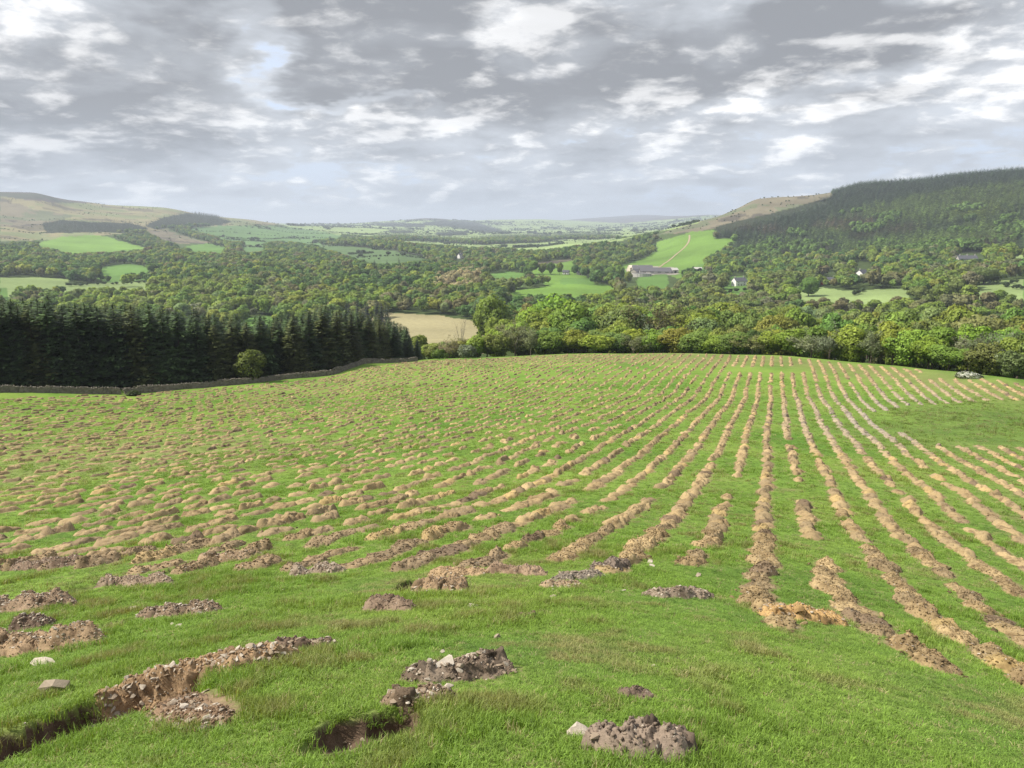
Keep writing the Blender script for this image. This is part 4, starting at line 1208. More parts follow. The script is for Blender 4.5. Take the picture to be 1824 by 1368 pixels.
def stone_wall(name, pts, height, label):
    P = np.array([p[:2] for p in pts]); seg = np.hypot(*np.diff(P, axis=0).T); cum = np.concatenate([[0], np.cumsum(seg)])
    total = cum[-1]; mb = MB(); cap = MB()
    def pos(t):
        i = min(np.searchsorted(cum, t, side='right') - 1, len(seg) - 1); f = (t - cum[i]) / seg[i]
        q = P[i] * (1 - f) + P[i + 1] * f; d = (P[i + 1] - P[i]) / seg[i]
        return q, math.atan2(d[1], d[0])
    courses = 4; ch = height / (courses + .6)
    for c in range(courses):
        t = rng.uniform(0, .3)
        while t < total:
            L = rng.uniform(.28, .62); q, yaw = pos(min(t + L / 2, total))
            z = float(ground_z(q[0], q[1])); sag = .10 * vnoise(np.array([t / 5.0]), np.array([c * .1]), seed=4)[0]
            hh = height + .22 * vnoise(np.array([t / 3.3]), np.array([.5]), seed=14)[0]
            mb.box((q[0] + rng.normal(0, .03), q[1] + rng.normal(0, .03), z - .08 + hh / height * ch * (c + .5)), (L * 1.02, .52 - .06 * c, ch * 1.06), yaw + rng.normal(0, .05), .035)
            t += L
    t = 0
    while t < total:
        L = rng.uniform(.16, .34); q, yaw = pos(min(t, total)); z = float(ground_z(q[0], q[1]))
        hh = height + .22 * vnoise(np.array([t / 3.3]), np.array([.5]), seed=14)[0]
        if rng.random() > .06:
            V, T = ROCKS[rng.integers(len(ROCKS))]
            M = rotmat(rng.normal(0, .3), rng.normal(1.2, .25), yaw)
            cap.add((V * np.array([.62, 1.0, .8]) * rng.uniform(.5, .75)) @ M.T + np.array([q[0], q[1], z - .08 + hh * .93]), None, T)
        t += L
    e = link(name, None, label=label, cat='stone wall', group='dry stone walls round the planted field')
    e.location = (P[0][0], P[0][1], pts[0][2])
    for m, nm in ((mb, 'masonry_stones'), (cap, 'coping_stones')):  # both parts are loose dry stone: laid courses, then rough coping rocks
        me = m.mesh(nm, M_WALLSTONE); me.transform(Matrix.Translation(-e.location)); link(nm, me, e)
    return e
stone_wall('stone_wall', wall_line([(-420, 120), (-150, 121), (5, 121.5), (60, 122), (180, 122.5)]), 1.05, 'low grey dry stone wall in front of the dark spruces, its left stretch')
stone_wall('stone_wall', wall_line([(186, 122.6), (250, 124.5), (320, 127), (400, 131), (455, 135), (520, 139), (570, 141.5)]), 1.0, 'mossy dry stone wall rising past the round bush below the spruces')
stone_wall('stone_wall', wall_line([(572, 142), (592, 146), (612, 151), (640, 157), (690, 163), (735, 168)]), 1.0, 'dry stone wall climbing over the crest to the end of the spruces')

# ------------------------------------------------------------------ trees
def tree_mesh(name, V, faces, lv, nrm, mat):
    return new_mesh(name, V, faces, [mat], True, {'lv': ('FLOAT', lv), 'nrm': ('FLOAT_VECTOR', nrm)})


def unit(a): return a / (np.linalg.norm(a, axis=-1, keepdims=True) + 1e-9)


def quads_at(P, Nrm, size, r, tilt=.7, aspect=1.5):
    """leaf-clump quads around points, facing roughly along Nrm"""
    n = len(P)
    f = unit(Nrm + tilt * r.normal(size=(n, 3))); a = unit(np.cross(f, r.normal(size=(n, 3)))); b = np.cross(f, a)
    s = (size * r.uniform(.6, 1.3, n))[:, None]
    a = a * s * aspect * .5; b = b * s * .5
    V = np.stack([P - a, P - b * r.uniform(.6, 1.1, (n, 1)), P + a, P + b], 1).reshape(-1, 3)
    F = np.arange(4 * n).reshape(n, 4)
    return V, F


def broadleaf(seed, H, Rr, nclump, nquad, qs, squat=.40, bare=False):
    """crown of a broadleaved tree: leaf clumps on many overlapping boughs; base of the tree at z = 0"""
    r = np.random.default_rng(seed)
    C, S = [], []
    zc = H * (1 - squat)
    for _ in range(nclump):
        d = unit(r.normal(size=3)); q = r.uniform(.35, .86)
        c = d * q * np.array([Rr, Rr, H * squat]) + np.array([0, 0, zc])
        c[2] = max(c[2], H * .24)
        C.append(c); S.append(Rr * r.uniform(.16, .42) * (1 if q > .5 else 1.25))
    C.append([0, 0, zc]); S.append(Rr * .62)
    C, S = np.array(C), np.array(S)
    k = r.choice(len(C), nquad * 2, p=S ** 2 / (S ** 2).sum())
    d = unit(r.normal(size=(nquad * 2, 3)) + np.array([0, 0, .25]))
    rad = r.uniform(.62, 1.10, nquad * 2) ** .6 * (1 + .16 * (r.random(nquad * 2) < .22))
    P = C[k] + d * (S[k] * rad)[:, None] * np.array([1, 1, .85])
    inside = np.zeros(len(P), bool)
    for c, s in zip(C, S): inside |= np.linalg.norm((P - c) / np.array([1, 1, .85]), axis=1) < s * .70
    keep = ~inside & (P[:, 2] > H * .10)
    P, d, k = P[keep][:nquad], d[keep][:nquad], k[keep][:nquad]
    out = unit(P - np.array([0, 0, zc * .85]))
    V, F = quads_at(P, d, qs, r)
    nrm = unit(.55 * d + .50 * out + .30 * r.normal(size=d.shape) + np.array([0, 0, .12])).repeat(4, 0)
    clump = r.random(len(C))
    lv = np.clip(.45 * clump[k] + .55 * r.random(len(P)), 0, 1).repeat(4)
    return V, [F], lv, nrm, C, S


def trunk_mesh(name, H, Rr, r, mat, limbs=5, base=-.6, C=None, rad=None):
    mb = MB(); rad = rad or .022 * H
    top = H * .62
    ctr = [np.array([.04 * H * math.sin(i * 1.3) * .4, .03 * H * math.cos(i * 1.7) * .4, base + (top - base) * i / 5]) for i in range(6)]
    mb.tube(ctr, [rad * 1.35, rad, rad * .85, rad * .72, rad * .55, rad * .3], 7)
    for i in range(limbs):
        c = C[r.integers(len(C) - 1)] if C is not None else np.array([r.normal() * Rr * .5, r.normal() * Rr * .5, H * .7])
        s = ctr[2 + i % 3]
        mb.tube([s, s * .5 + c * .5 + np.array([0, 0, -.05 * H]), c], [rad * .5, rad * .32, rad * .12], 5)
    return mb.mesh(name, mat, True)


def twiggy(seed, H, Rr):
    """thin bare crown of a tree hardly in leaf: fine branches fanning out"""
    r = np.random.default_rng(seed); mb = MB(); rad = .016 * H
    tips = []
    for i in range(9):
        az, el = r.uniform(0, 6.28), r.uniform(.5, 1.35)
        L = H * r.uniform(.45, .72); d = np.array([math.cos(az) * math.cos(el), math.sin(az) * math.cos(el), math.sin(el)])
        p0 = np.array([0, 0, H * r.uniform(.2, .4)]); p1 = p0 + d * L * .5; p2 = p0 + d * L + np.array([0, 0, .06 * H])
        mb.tube([p0, p1, p2], [rad * .6, rad * .35, rad * .12], 4)
        for _ in range(7):
            t = r.uniform(.3, 1); q = p0 + (p2 - p0) * t; dd = unit(d + .75 * r.normal(size=3)); e = q + dd * H * r.uniform(.10, .26)
            mb.tube([q, (q + e) / 2 + .02 * r.normal(size=3), e], [rad * .18, rad * .11, rad * .05], 3)
            tips.append(e); tips.append((q + e) / 2)
    return mb, np.array(tips)


def spruce(seed, H, Rr, whorls, per, fine=True):
    """dense conifer: whorls of drooping sprays"""
    r = np.random.default_rng(seed); V, F, lv, nr = [], [], [], []; n = 0
    zs = np.linspace(.02, .985, whorls)
    for i, zt in enumerate(zs):
        z0 = zt * H
        Lm = Rr * (1 - zt) ** .62 * (1.0 if zt > .1 else .9) + .16
        for j in range(per if zt < .85 else max(4, per - 2)):
            a = r.uniform(0, 6.28); L = Lm * r.uniform(.72, 1.18); droop = r.uniform(.10, .42) * (1 - .5 * zt); z1 = z0 + r.uniform(-.02, .02) * H
            d = np.array([math.cos(a), math.sin(a), 0]); s = np.array([-d[1], d[0], 0])
            tt = np.array([0.05, .4, .75, 1.0]); cpts = np.array([d * L * t + np.array([0, 0, z1 - droop * L * t * (1.25 - .55 * t) + (.10 * L * t ** 3)]) for t in tt])
            shade = r.random()
            nb = unit(d * .75 + np.array([0, 0, .65]))
            if fine:
                w = np.array([.10, .24, .19, .02]) * L
                for q in range(3):
                    jit = r.normal(0, .02 * L, (4, 3))
                    q4 = np.array([cpts[q] - s * w[q], cpts[q + 1] - s * w[q + 1], cpts[q + 1] + s * w[q + 1], cpts[q] + s * w[q]]) + jit
                    q4[0, 2] -= .05 * L; q4[3, 2] -= .05 * L
                    V.append(q4); F.append([n, n + 1, n + 2, n + 3]); n += 4; lv.append(np.full(4, .55 * shade + .25 * r.random() + .2 * tt[q])); nr.append(np.repeat(nb[None], 4, 0))
                for q in range(7):   # side sprays
                    t = r.uniform(.25, .98); c = d * L * t + np.array([0, 0, z1 - droop * L * t * (1.25 - .55 * t) + .10 * L * t ** 3])
                    sd = 1 if q % 2 else -1; l2 = L * r.uniform(.22, .40) * (1.15 - t * .6); dd = unit(d * .75 + s * sd * .9 + np.array([0, 0, r.uniform(-.7, .05)]))
                    ww = unit(np.cross(dd, [0, 0, 1])) * l2 * .20 + np.array([0, 0, .06 * l2])
                    V.append(np.array([c, c + dd * l2 * .55 - ww, c + dd * l2, c + dd * l2 * .55 + ww])); F.append([n, n + 1, n + 2, n + 3]); n += 4
                    lv.append(np.full(4, .5 * shade + .5 * r.random())); nr.append(np.repeat(unit(nb + .5 * s * sd)[None], 4, 0))
            else:
                w = .34 * L
                V.append(np.array([cpts[0] + np.array([0, 0, .12 * L]), cpts[2] - s * w, cpts[3], cpts[2] + s * w])); F.append([n, n + 1, n + 2, n + 3]); n += 4
                lv.append(np.full(4, .6 * shade + .4 * r.random())); nr.append(np.repeat(nb[None], 4, 0))
    # leader shoot
    V.append(np.array([[-.05 * Rr, 0, H * .93], [0, -.05 * Rr, H * .95], [0, 0, H * 1.0], [.05 * Rr, .02, H * .94]])); F.append([n, n + 1, n + 2, n + 3]); lv.append(np.full(4, .5)); nr.append(np.repeat(np.array([[0, 0, 1.0]]), 4, 0))
    return np.concatenate(V), [np.array(F)], np.concatenate(lv), np.concatenate(nr)


def cone_trunk(name, H, rad, mat):
    mb = MB(); mb.tube([[0, 0, -.5], [0, 0, H * .3], [0, 0, H * .7], [0, 0, H * .96]], [rad, rad * .75, rad * .4, rad * .08], 7)
    return mb.mesh(name, mat, True)


def plant_tree(name, crown, trunk, loc, sc, rz, col, label, cat, group, cname='crown', tcol=(.5, .5, .5)):
    e = link(name, None, None, loc, (0, 0, rz), label, cat, group)
    e.scale = sc if isinstance(sc, tuple) else (sc, sc, sc)
    c = link(cname, crown, e); c.color = (*col, 1)
    if trunk is not None: link('trunk', trunk, e)
    return e


# dark spruce plantation behind the wall
SPRUCE = []
for s in range(7):
    V, F, l, n = spruce(40 + s, 10.0, 2.15 + .22 * (s % 3), 44, 10)
    SPRUCE.append((tree_mesh('crown', V, F, l, n, M_NEEDLE), cone_trunk('trunk', 10, .16, M_BARK)))
front = np.array([(-330, 126, 13.0), (-150, 127, 13.2), (0, 128, 13.4), (100, 130, 13.4), (250, 133, 13.0), (330, 137, 12.8), (430, 142, 12.0), (480, 143, 12.1), (520, 147, 12.0), (570, 150, 12.8), (640, 165, 13.0), (700, 176, 12.0), (745, 186, 10.5)])
spr = []
for rk in range(7):
    pxv = -330.0
    while pxv < 748 - rk * 6:
        h0 = np.interp(pxv, front[:, 0], front[:, 1]); Hh = np.interp(pxv, front[:, 0], front[:, 2])
        h = h0 + rk * 3.1 + rng.normal(0, .7)
        if not (452 < pxv < 484 and rk == 0):
            pj = pxv + rng.normal(0, 4); yt = np.interp(pj, [-330, 0, 100, 250, 330, 430, 470, 520, 570, 640, 690, 730, 755], [534, 535, 537, 545, 556, 568, 562, 560, 550, 552, 575, 592, 614])
            q = at(pj, h); spr.append((rk, pj, h, float(np.clip((h * slope_at(yt + rng.normal(1.5, 5.5), az_of(pj)) - q.z), 4, 22))))
        pxv += 2.75 * FPX / (h * .92) * rng.uniform(.85, 1.15)
cnt = 0
for rk, pxv, h, Hh in sorted(spr):
    p = at(pxv, h); p.z -= .1
    if rk == 0 and pxv > -15:
        cnt += 1; lab = f'dark green spruce, {ordinal(cnt)} from the left in the front rank behind the wall'
    elif rk == 0: lab = 'dark green spruce in the front rank of the plantation, beyond the left edge'
    else: lab = 'dark spruce inside the dense plantation, only its upper part showing behind the front rank'
    v = int(rng.integers(7)); tone = rng.uniform(.75, 1.2)
    base_c = (.085, .140, .046) if rng.random() < .7 else (.125, .150, .046)
    plant_tree('spruce_tree', SPRUCE[v][0], SPRUCE[v][1], p, (Hh / 10 * rng.uniform(.95, 1.2), Hh / 10 * rng.uniform(.95, 1.2), Hh / 10), rng.uniform(0, 6.28), tuple(c * tone for c in base_c), lab,
               'conifer tree', 'front rank of the spruce plantation' if rk == 0 and pxv > -15 else ('spruces beyond the left edge' if rk == 0 else 'spruces inside the plantation'))

# broadleaved trees just beyond the crest
GREENS = {'bright': (.215, .292, .048), 'yellow': (.268, .310, .054), 'mid': (.165, .245, .054), 'deep': (.105, .185, .048), 'olive': (.200, .245, .068), 'brown': (.195, .195, .085), 'grey': (.215, .220, .120), 'pale': (.225, .290, .115), 'copper': (.085, .05, .035), 'buff': (.38, .33, .18), 'blue': (.11, .175, .09)}
OAK = []
for s in range(6):
    V, F, l, n, C, S = broadleaf(200 + s, 10.0, 4.0 + .4 * (s % 3), 44, 6500, .40, .40 + .03 * (s % 3))
    OAK.append((tree_mesh('crown', V, F, l, n, M_FOL), trunk_mesh('trunk', 10, 4.2, np.random.default_rng(s), M_BARK, 6, -.8, C)))
BARE = []
for s in range(3):
    mb, tips = twiggy(300 + s, 10.0, 3.8)
    r = np.random.default_rng(310 + s)
    k = r.integers(0, len(tips), 2200)
    P = tips[k] + r.normal(0, .42, (len(k), 3)); out = unit(P - np.array([0, 0, 4.5]))
    V, F = quads_at(P, out, .24, r, 1.2, 2.6)
    BARE.append((tree_mesh('crown', V, [F], r.random(len(k)).repeat(4), unit(out + .3 * r.normal(size=out.shape)).repeat(4, 0), M_FOL), mb.mesh('branches', M_TWIG, True)))
    mb2 = MB(); mb2.tube([[0, 0, -.8], [.1, 0, 2.2], [0, .1, 4.4]], [.26, .2, .12], 7); BARE[-1] += (mb2.mesh('trunk', M_BARK, True),)

def wood_colour(px, py, r=rng):
    """leaf colour of a tree in the mixed woods, varying in patches"""
    t = r.random()
    names = ('yellow', 'bright', 'mid', 'olive', 'deep', 'brown', 'grey', 'pale')
    w = (.14, .26, .26, .12, .08, .06, .05, .03)
    k = names[np.searchsorted(np.cumsum(w), t * sum(w))]
    return k


LOOK = {'bright': 'fresh bright green', 'yellow': 'yellow-green', 'mid': 'mid green', 'deep': 'deep green', 'olive': 'olive green', 'brown': 'brownish half-bare', 'grey': 'grey-brown half-bare', 'pale': 'pale green', 'copper': 'dark copper-red', 'buff': 'buff pale-leaved', 'blue': 'blue-green'}


def tree_of(look, p, H, Wd, label, group, name='broadleaf_tree'):
    col = np.array(GREENS[look]) * rng.uniform(.85, 1.15, 3) * rng.uniform(.88, 1.12)
    rz = rng.uniform(0, 6.28)
    if look in ('brown', 'grey'):
        a = BARE[rng.integers(3)]
        e = plant_tree(name, a[0], a[2], p, (Wd / 8, Wd / 8, H / 10), rz, tuple(col), label, 'tree', group)
        link('branches', a[1], e)
    else:
        a = OAK[rng.integers(6)]
        e = plant_tree(name, a[0], a[1], p, (Wd / 8.8, Wd / 8.8, H / 10), rz, tuple(col), label, 'tree', group)
    return e


# (photo x, top y, distance beyond the crest, width m, look)
BELT_FRONT = [(745, 596, 48, 6.5, 'bright'), (772, 612, 30, 5.5, 'olive'), (800, 622, 22, 5, 'grey'), (820, 606, 34, 6, 'brown'), (850, 598, 26, 6.0, 'bright'), (884, 592, 26, 6.5, 'olive'), (918, 584, 30, 7, 'brown'), (946, 590, 26, 6.5, 'grey'),
              (985, 586, 26, 8, 'bright'), (1022, 588, 26, 8, 'bright'), (1062, 594, 24, 7.5, 'yellow'), (1100, 590, 28, 7, 'olive'), (1128, 600, 24, 6, 'brown'), (1165, 592, 26, 7.5, 'bright'), (1205, 586, 26, 8, 'yellow'),
              (1240, 590, 24, 7.5, 'olive'), (1272, 596, 24, 7, 'bright'), (1310, 590, 24, 7.5, 'mid'), (1340, 600, 22, 6, 'brown'), (1372, 592, 24, 7.5, 'yellow'), (1410, 588, 24, 7.5, 'bright'), (1445, 600, 20, 6, 'grey'),
              (1478, 592, 20, 6.5, 'grey'), (1515, 582, 22, 7, 'yellow'), (1552, 592, 20, 6, 'brown'), (1590, 576, 22, 8, 'bright'), (1622, 590, 16, 7, 'yellow'), (1655, 600, 15, 6.5, 'bright'), (1692, 618, 13, 6.8, 'bright'),
              (1728, 606, 20, 6, 'grey'), (1762, 612, 16, 6, 'olive'), (1792, 598, 18, 6, 'grey'), (1818, 604, 16, 6, 'bright'), (1850, 590, 16, 7, 'mid'), (1890, 600, 16, 7, 'bright')]


def crest_h(px): return float(np.interp(px, cr[:, 0], cr[:, 1]))


def x_ref(px, py):
    """column on the horizon row that has the same bearing as photo point px, py"""
    b, b0 = (py - 684) / FPX, (395 - 684) / FPX
    return 912 + (px - 912) * (CP - b0 * SP) / (CP - b * SP)


def top_height(px, ytop, h, p):
    return h * slope_at(ytop, az_of(x_ref(px, 640))) - p.z


for i, (px, yt, dh, wd, look) in enumerate(BELT_FRONT):
    xr = x_ref(px, 630); h = crest_h(xr) + dh
    p = at(xr, h); H = top_height(px, yt, h, p)
    extra = ' beyond the right edge' if px > 1824 else ''
    tree_of(look, p, max(H, 4) * 1.02, wd, f'{LOOK[look]} tree, {ordinal(i + 1)} from the left along the crest of the planted field', 'front trees along the crest of the field')
belt = []
for rk in range(1, 4):
    px = 760.0 + 13 * rk
    while px < 1900:
        xr = x_ref(px, 620); h = crest_h(xr) + 26 + rk * 11 + rng.normal(0, 2.5)
        p = at(xr, h); yt = np.interp(px, [760, 850, 960, 1100, 1300, 1500, 1600, 1824, 1900], [606, 600, 592, 590, 590, 584, 578, 592, 590]) - rk * 2.2 + rng.normal(0, 4)
        if px < 880: yt += 14
        H = top_height(px, yt, h, p); belt.append((px, p, H))
        look = wood_colour(px, yt) if rng.random() < .35 else ('bright', 'yellow', 'mid', 'bright', 'olive')[rng.integers(5)]
        tree_of(look, p, np.clip(H, 5, 15), rng.uniform(6.2, 8.6), f'{LOOK[look]} tree deep in the belt behind the front trees of the crest', f'{LOOK[look]} trees inside the crest belt')
        px += rng.uniform(6.2, 8.2) * FPX / (h * 1.0)

# shrubs of their own look
def bush(name, px, py, w, hgt, col, label, cat='bush', hd=None, seed=0, lim=0, scale_q=.30, nq=2600):
    p = hit(px, py) if hd is None else at(x_ref(px, py), hd)
    zc = to_px(p.x, p.y, p.z)[2]; W, H = w * zc / FPX, hgt * zc / FPX
    V, F, l, n, C, S = broadleaf(600 + seed, H, W * .48, 18, nq, scale_q, .47)
    me = tree_mesh('crown', V, F, l, n, M_FOL)
    e = plant_tree(name, me, trunk_mesh('trunk', H, W * .4, np.random.default_rng(seed), M_BARK, 4, -.3, C, .09), p, 1.0, 0, col, label, cat, None, 'foliage')
    return e
bush('round_bush', 445, 686, 66, 54, (.125, .155, .035), 'round olive-green bush standing alone at the wall before the spruces', hd=134.5, seed=1)
bush('low_bush', 240, 700, 30, 15, (.055, .075, .025), 'small low dark bush growing against the left stretch of wall', hd=121.0, seed=2, nq=1400).scale = (.8, .8, .5)
bush('grey_bush', 834, 642, 40, 26, (.20, .235, .15), 'pale grey-green willow bush at the crest below the tan field', hd=171, seed=3, nq=1500)
bush('low_bush', 782, 644, 30, 18, (.12, .18, .03), 'low yellow-green shrub at the end of the spruces', hd=173, seed=4, nq=1200)
bush('low_bush', 1806, 672, 60, 46, (.125, .165, .055), 'rounded grey-green shrub beside the white blossom at the field edge', hd=126, seed=5, nq=2000)
hw = bush('hawthorn_bush', 1724, 671, 54, 8, (.09, .13, .04), 'white flowering hawthorn at the right edge of the field', hd=123, seed=6, nq=1500)
Vh = np.array([v.co[:] for v in hw.children[0].data.vertices]).reshape(-1, 4, 3).mean(1)
kk = rng.integers(0, len(Vh), 1500); out = unit(Vh[kk] - Vh.mean(0)); Vq, Fq = quads_at(Vh[kk] + out * .10, out, .20, rng, .6)
bl = link('blossom', tree_mesh('blossom', Vq, [Fq], rng.random(len(kk)).repeat(4), out.repeat(4, 0), M_FOL), hw); bl.color = (.70, .70, .62, 1)
hw.scale = (1.15, 1, .5)

# bare branching tree before the tan field
mb, tips = twiggy(333, 10, 3.0)
e = link('bare_tree', None, None, at(x_ref(822, 605), 240), (0, 0, 1), 'thin leafless tree standing up in front of the tan field', 'tree'); e.scale = (.75, .75, 1.25)
link('branches', mb.mesh('branches', M_TWIG, True), e)
mb = MB(); mb.tube([[0, 0, -.8], [.1, 0, 2.2], [0, .1, 4.4]], [.24, .18, .1], 7); link('trunk', mb.mesh('trunk', M_BARK, True), e)

# ------------------------------------------------------------------ woods on the valley floor and the slopes
def sample_land(n, h0, h1, a0=-37.0, a1=37.0):
    h = np.sqrt(rng.uniform(h0 * h0, h1 * h1, n)); a = rng.uniform(R(a0), R(a1), n)
    x, y = h * np.sin(a), h * np.cos(a); z = ground_z(x, y)
    return x, y, z, h, a


def thin(x, y, d):
    """keep points at least about d apart (grid based)"""
    o = np.argsort(rng.random(len(x))); key = {}; keep = []
    gx_, gy_ = np.floor(x / d).astype(int), np.floor(y / d).astype(int)
    for i in o:
        c = (gx_[i], gy_[i]); good = True
        for dx in (-1, 0, 1):
            for dy in (-1, 0, 1):
                j = key.get((c[0] + dx, c[1] + dy))
                if j is not None and (x[i] - x[j]) ** 2 + (y[i] - y[j]) ** 2 < d * d: good = False
        if good: key[c] = i; keep.append(i)
    return np.array(keep, int)


OPEN = (MEADOW, BRIGHT, PALE, TAN, MOOR, HEATH, FARG, SHADEG, YARD, BRACK)
# places kept clear so that buildings and short views stay open: photo polygons
CLEAR = [[(1108, 474), (1210, 474), (1210, 508), (1108, 508)], [(1302, 490), (1330, 490), (1330, 506), (1302, 506)], [(1525, 468), (1552, 468), (1552, 484), (1525, 484)],
         [(1707, 449), (1754, 449), (1754, 461), (1707, 461)], [(1471, 485), (1488, 485), (1488, 495), (1471, 495)], [(812, 455), (828, 455), (828, 466), (812, 466)], [(1000, 497), (1056, 499), (1056, 507), (1000, 507)], [(0, 512), (12, 512), (12, 528), (0, 528)], [(1236, 470), (1252, 470), (1252, 480), (1236, 480)]]


def clear_of_open(x, y, z, H):
    ok = np.ones(len(x), bool)
    for f, lat in ((.0, 0), (.35, 0), (.7, 0), (.92, 0), (.6, .30), (.6, -.30)):
        px, py, zc = to_px(x, y, z + H * f)
        px = px + lat * H * FPX / zc
        c = land_at(px, py); inside = (px > -1) & (px < 1825)
        ok &= ~(np.isin(c, OPEN) & inside)
        for g in CLEAR: ok &= ~in_poly(px, py, g)
    return ok


# broadleaved woods
X, Y, Z, Hd, A = sample_land(240000, 228, 3300)
xr_ = 912 + np.tan(A) * FPX * (CP - (395 - 684) / FPX * SP)
px, py, zc = to_px(X, Y, Z)
c = land_at(px, py)
behind = Hd < np.interp(A, a_cr, cr[:, 1]) + 70
k = ~behind & (np.isin(c, (WOOD, FARW)) | ((c == 0))) & (~((py > 640) & (Hd > 420)))
# woods hidden behind the plantation are left out
k &= ~((px < 480) & (py > 560) & (Hd < 330)) & ~((px < 765) & (Hd < 525) & (py > 560))
X, Y, Z, Hd, A, px, py, zc = (q[k] for q in (X, Y, Z, Hd, A, px, py, zc))
i = thin(X, Y, 8.0)
X, Y, Z, Hd, A, px, py, zc = (q[i] for q in (X, Y, Z, Hd, A, px, py, zc))
TH = np.clip(rng.normal(11.5, 2.2, len(X)), 6.5, 17) * np.where(Hd < 520, 1.08, 1.0)
TW = TH * rng.uniform(.72, 1.08, len(X))
ok = clear_of_open(X, Y, Z, TH)
# where the woods break up into hedges and single trees
sparse = fbm(X / 130, Y / 130, seed=77, octaves=2)
ok &= ~((Hd > 1500) & (sparse > .25) & (rng.random(len(X)) < .8))
X, Y, Z, Hd, A, px, py, zc, TH, TW = (q[ok] for q in (X, Y, Z, Hd, A, px, py, zc, TH, TW))
pa = fbm(X / 70, Y / 70, seed=80, octaves=2); pb = fbm(X / 160, Y / 160, seed=81, octaves=2)
look = np.array([wood_colour(0, 0) for _ in X])
look = np.where((pa > .22) & (rng.random(len(X)) < .7), 'bright', look); look = np.where((pa < -.30) & (rng.random(len(X)) < .35), 'brown', look)
look = np.where((pb > .28) & (rng.random(len(X)) < .6), 'deep', look); look = np.where((pb < -.30) & (rng.random(len(X)) < .5), 'olive', look)
look = np.where((px > 780) & (px < 860) & (py > 490) & (py < 525) & (rng.random(len(X)) < .8), 'buff', look)
look = np.where((px > 1380) & (py > 545) & (py < 580) & (rng.random(len(X)) < .35), 'brown', look)
look = np.where((Hd > 900) & (rng.random(len(X)) < .35), 'deep', look)
px_size = TW * FPX / zc
# hidden behind the belt or the spruces: what the photograph does not show is left out
tpx, tpy, _ = to_px(X, Y, Z + TH)
horizon_y = np.interp(tpx, [-100, 300, 480, 640, 755, 760, 850, 960, 1300, 1600, 1824, 1900], [536, 546, 566, 552, 606, 625, 615, 596, 592, 580, 594, 594])
vis = (tpy < horizon_y + 2) & (tpx > -30) & (tpx < 1854)
order = np.argsort(np.where(vis, -px_size, 0))
n_ind = 170
ind = order[:n_ind]
REG = [('in the wood right of the tan field', lambda x, y: (x > 860) & (x < 1160)), ('in the wood below the farm and houses', lambda x, y: (x >= 1160) & (x < 1480)), ('in the right-hand wood behind the crest belt', lambda x, y: x >= 1480),
       ('in the wood above the tan field', lambda x, y: (x > 640) & (x <= 860)), ('in the valley wood above the spruces', lambda x, y: x <= 640)]
for q in ind:
    reg = next(t for t, f in REG if f(px[q], py[q]))
    lab = f'{LOOK[look[q]]} tree {reg}'
    tree_of(look[q], (X[q], Y[q], Z[q]), TH[q] * 1.04, TW[q] * 1.05, lab, f'{LOOK[look[q]]} trees {reg}')
rest = order[n_ind:][vis[order[n_ind:]]]
WV = []
for s in range(5):
    V, F, l, n, C, S = broadleaf(700 + s, 10.0, 4.4, 26, 1300, .78, .42 + .03 * (s % 2)); WV.append((V, F, l, n))
for s in range(3):
    V, F, l, n, C, S = broadleaf(720 + s, 10.0, 4.4, 17, 460, 1.25, .43); WV.append((V, F, l, n))
mid = Hd[rest] < 750
pick = np.where(mid, rng.integers(0, 5, len(rest)), rng.integers(5, 8, len(rest)))
colr = np.array([GREENS[look[q]] for q in rest]) * rng.uniform(.82, 1.18, (len(rest), 1)) * rng.uniform(.93, 1.07, (len(rest), 3))
scatter('valley_woodland', WV, np.c_[X[rest], Y[rest], Z[rest]], np.c_[np.zeros(len(rest)), np.zeros(len(rest)), rng.uniform(0, 6.28, len(rest))],
        np.c_[TW[rest] / 8.8, TW[rest] / 8.8, TH[rest] / 10], pick, colr, [M_FOL_I], True)
print('woods', len(ind), len(rest))

# conifers: plantations on the slopes, far strips of forest, and dark groups among the broadleaves
X, Y, Z, Hd, A = sample_land(330000, 900, 2350, 8, 37)
px, py, zc = to_px(X, Y, Z); c = land_at(px, py)
k = np.isin(c, (CONIFER, LARCH)); X, Y, Z, Hd, px, py, zc, c = (q[k] for q in (X, Y, Z, Hd, px, py, zc, c))
i = thin(X, Y, 7.4); X, Y, Z, Hd, px, py, zc, c = (q[i] for q in (X, Y, Z, Hd, px, py, zc, c))
lar = c == LARCH
dark_p = in_poly(px, py, [(1268, 426), (1276, 404), (1480, 352), (1490, 325), (1560, 345), (1535, 374), (1430, 405), (1330, 440), (1300, 457)]) | in_poly(px, py, [(1486, 350), (1500, 320), (1830, 290), (1830, 320), (1640, 348), (1550, 364)])
patch = fbm(X / 90, Y / 90, seed=90, octaves=3)
CH = np.clip(rng.normal(15.5, 3.0, len(X)), 9, 23); CW = CH * rng.uniform(.34, .50, len(X)); CH = CH * np.where(py < 372, .66, .9)
colc = np.where(((lar & (rng.random(len(X)) < .80)) | (rng.random(len(X)) < .34))[:, None] & ~dark_p[:, None], np.array([.165, .245, .062]), np.array([.056, .090, .040]))
colc = np.where(((patch < -.34) & (py > 400))[:, None], np.array([.085, .075, .040]), colc)
brt = np.hypot((px - 1740) / 46, (py - 376) / 15) < 1
colc = np.where((brt & (rng.random(len(X)) < .8))[:, None], np.array([.16, .22, .04]), colc)
brn = (np.hypot((px - 1510) / 62, (py - 404) / 9) < 1) | (np.hypot((px - 1378) / 26, (py - 413) / 6) < 1)
colc = np.where((brn & (rng.random(len(X)) < .75))[:, None], np.array([.16, .125, .075]), colc)
bl_ = (py > 432 - 0 * px) & (rng.random(len(X)) < .35)
ok = clear_of_open(X, Y, Z, CH) | (py < 360)
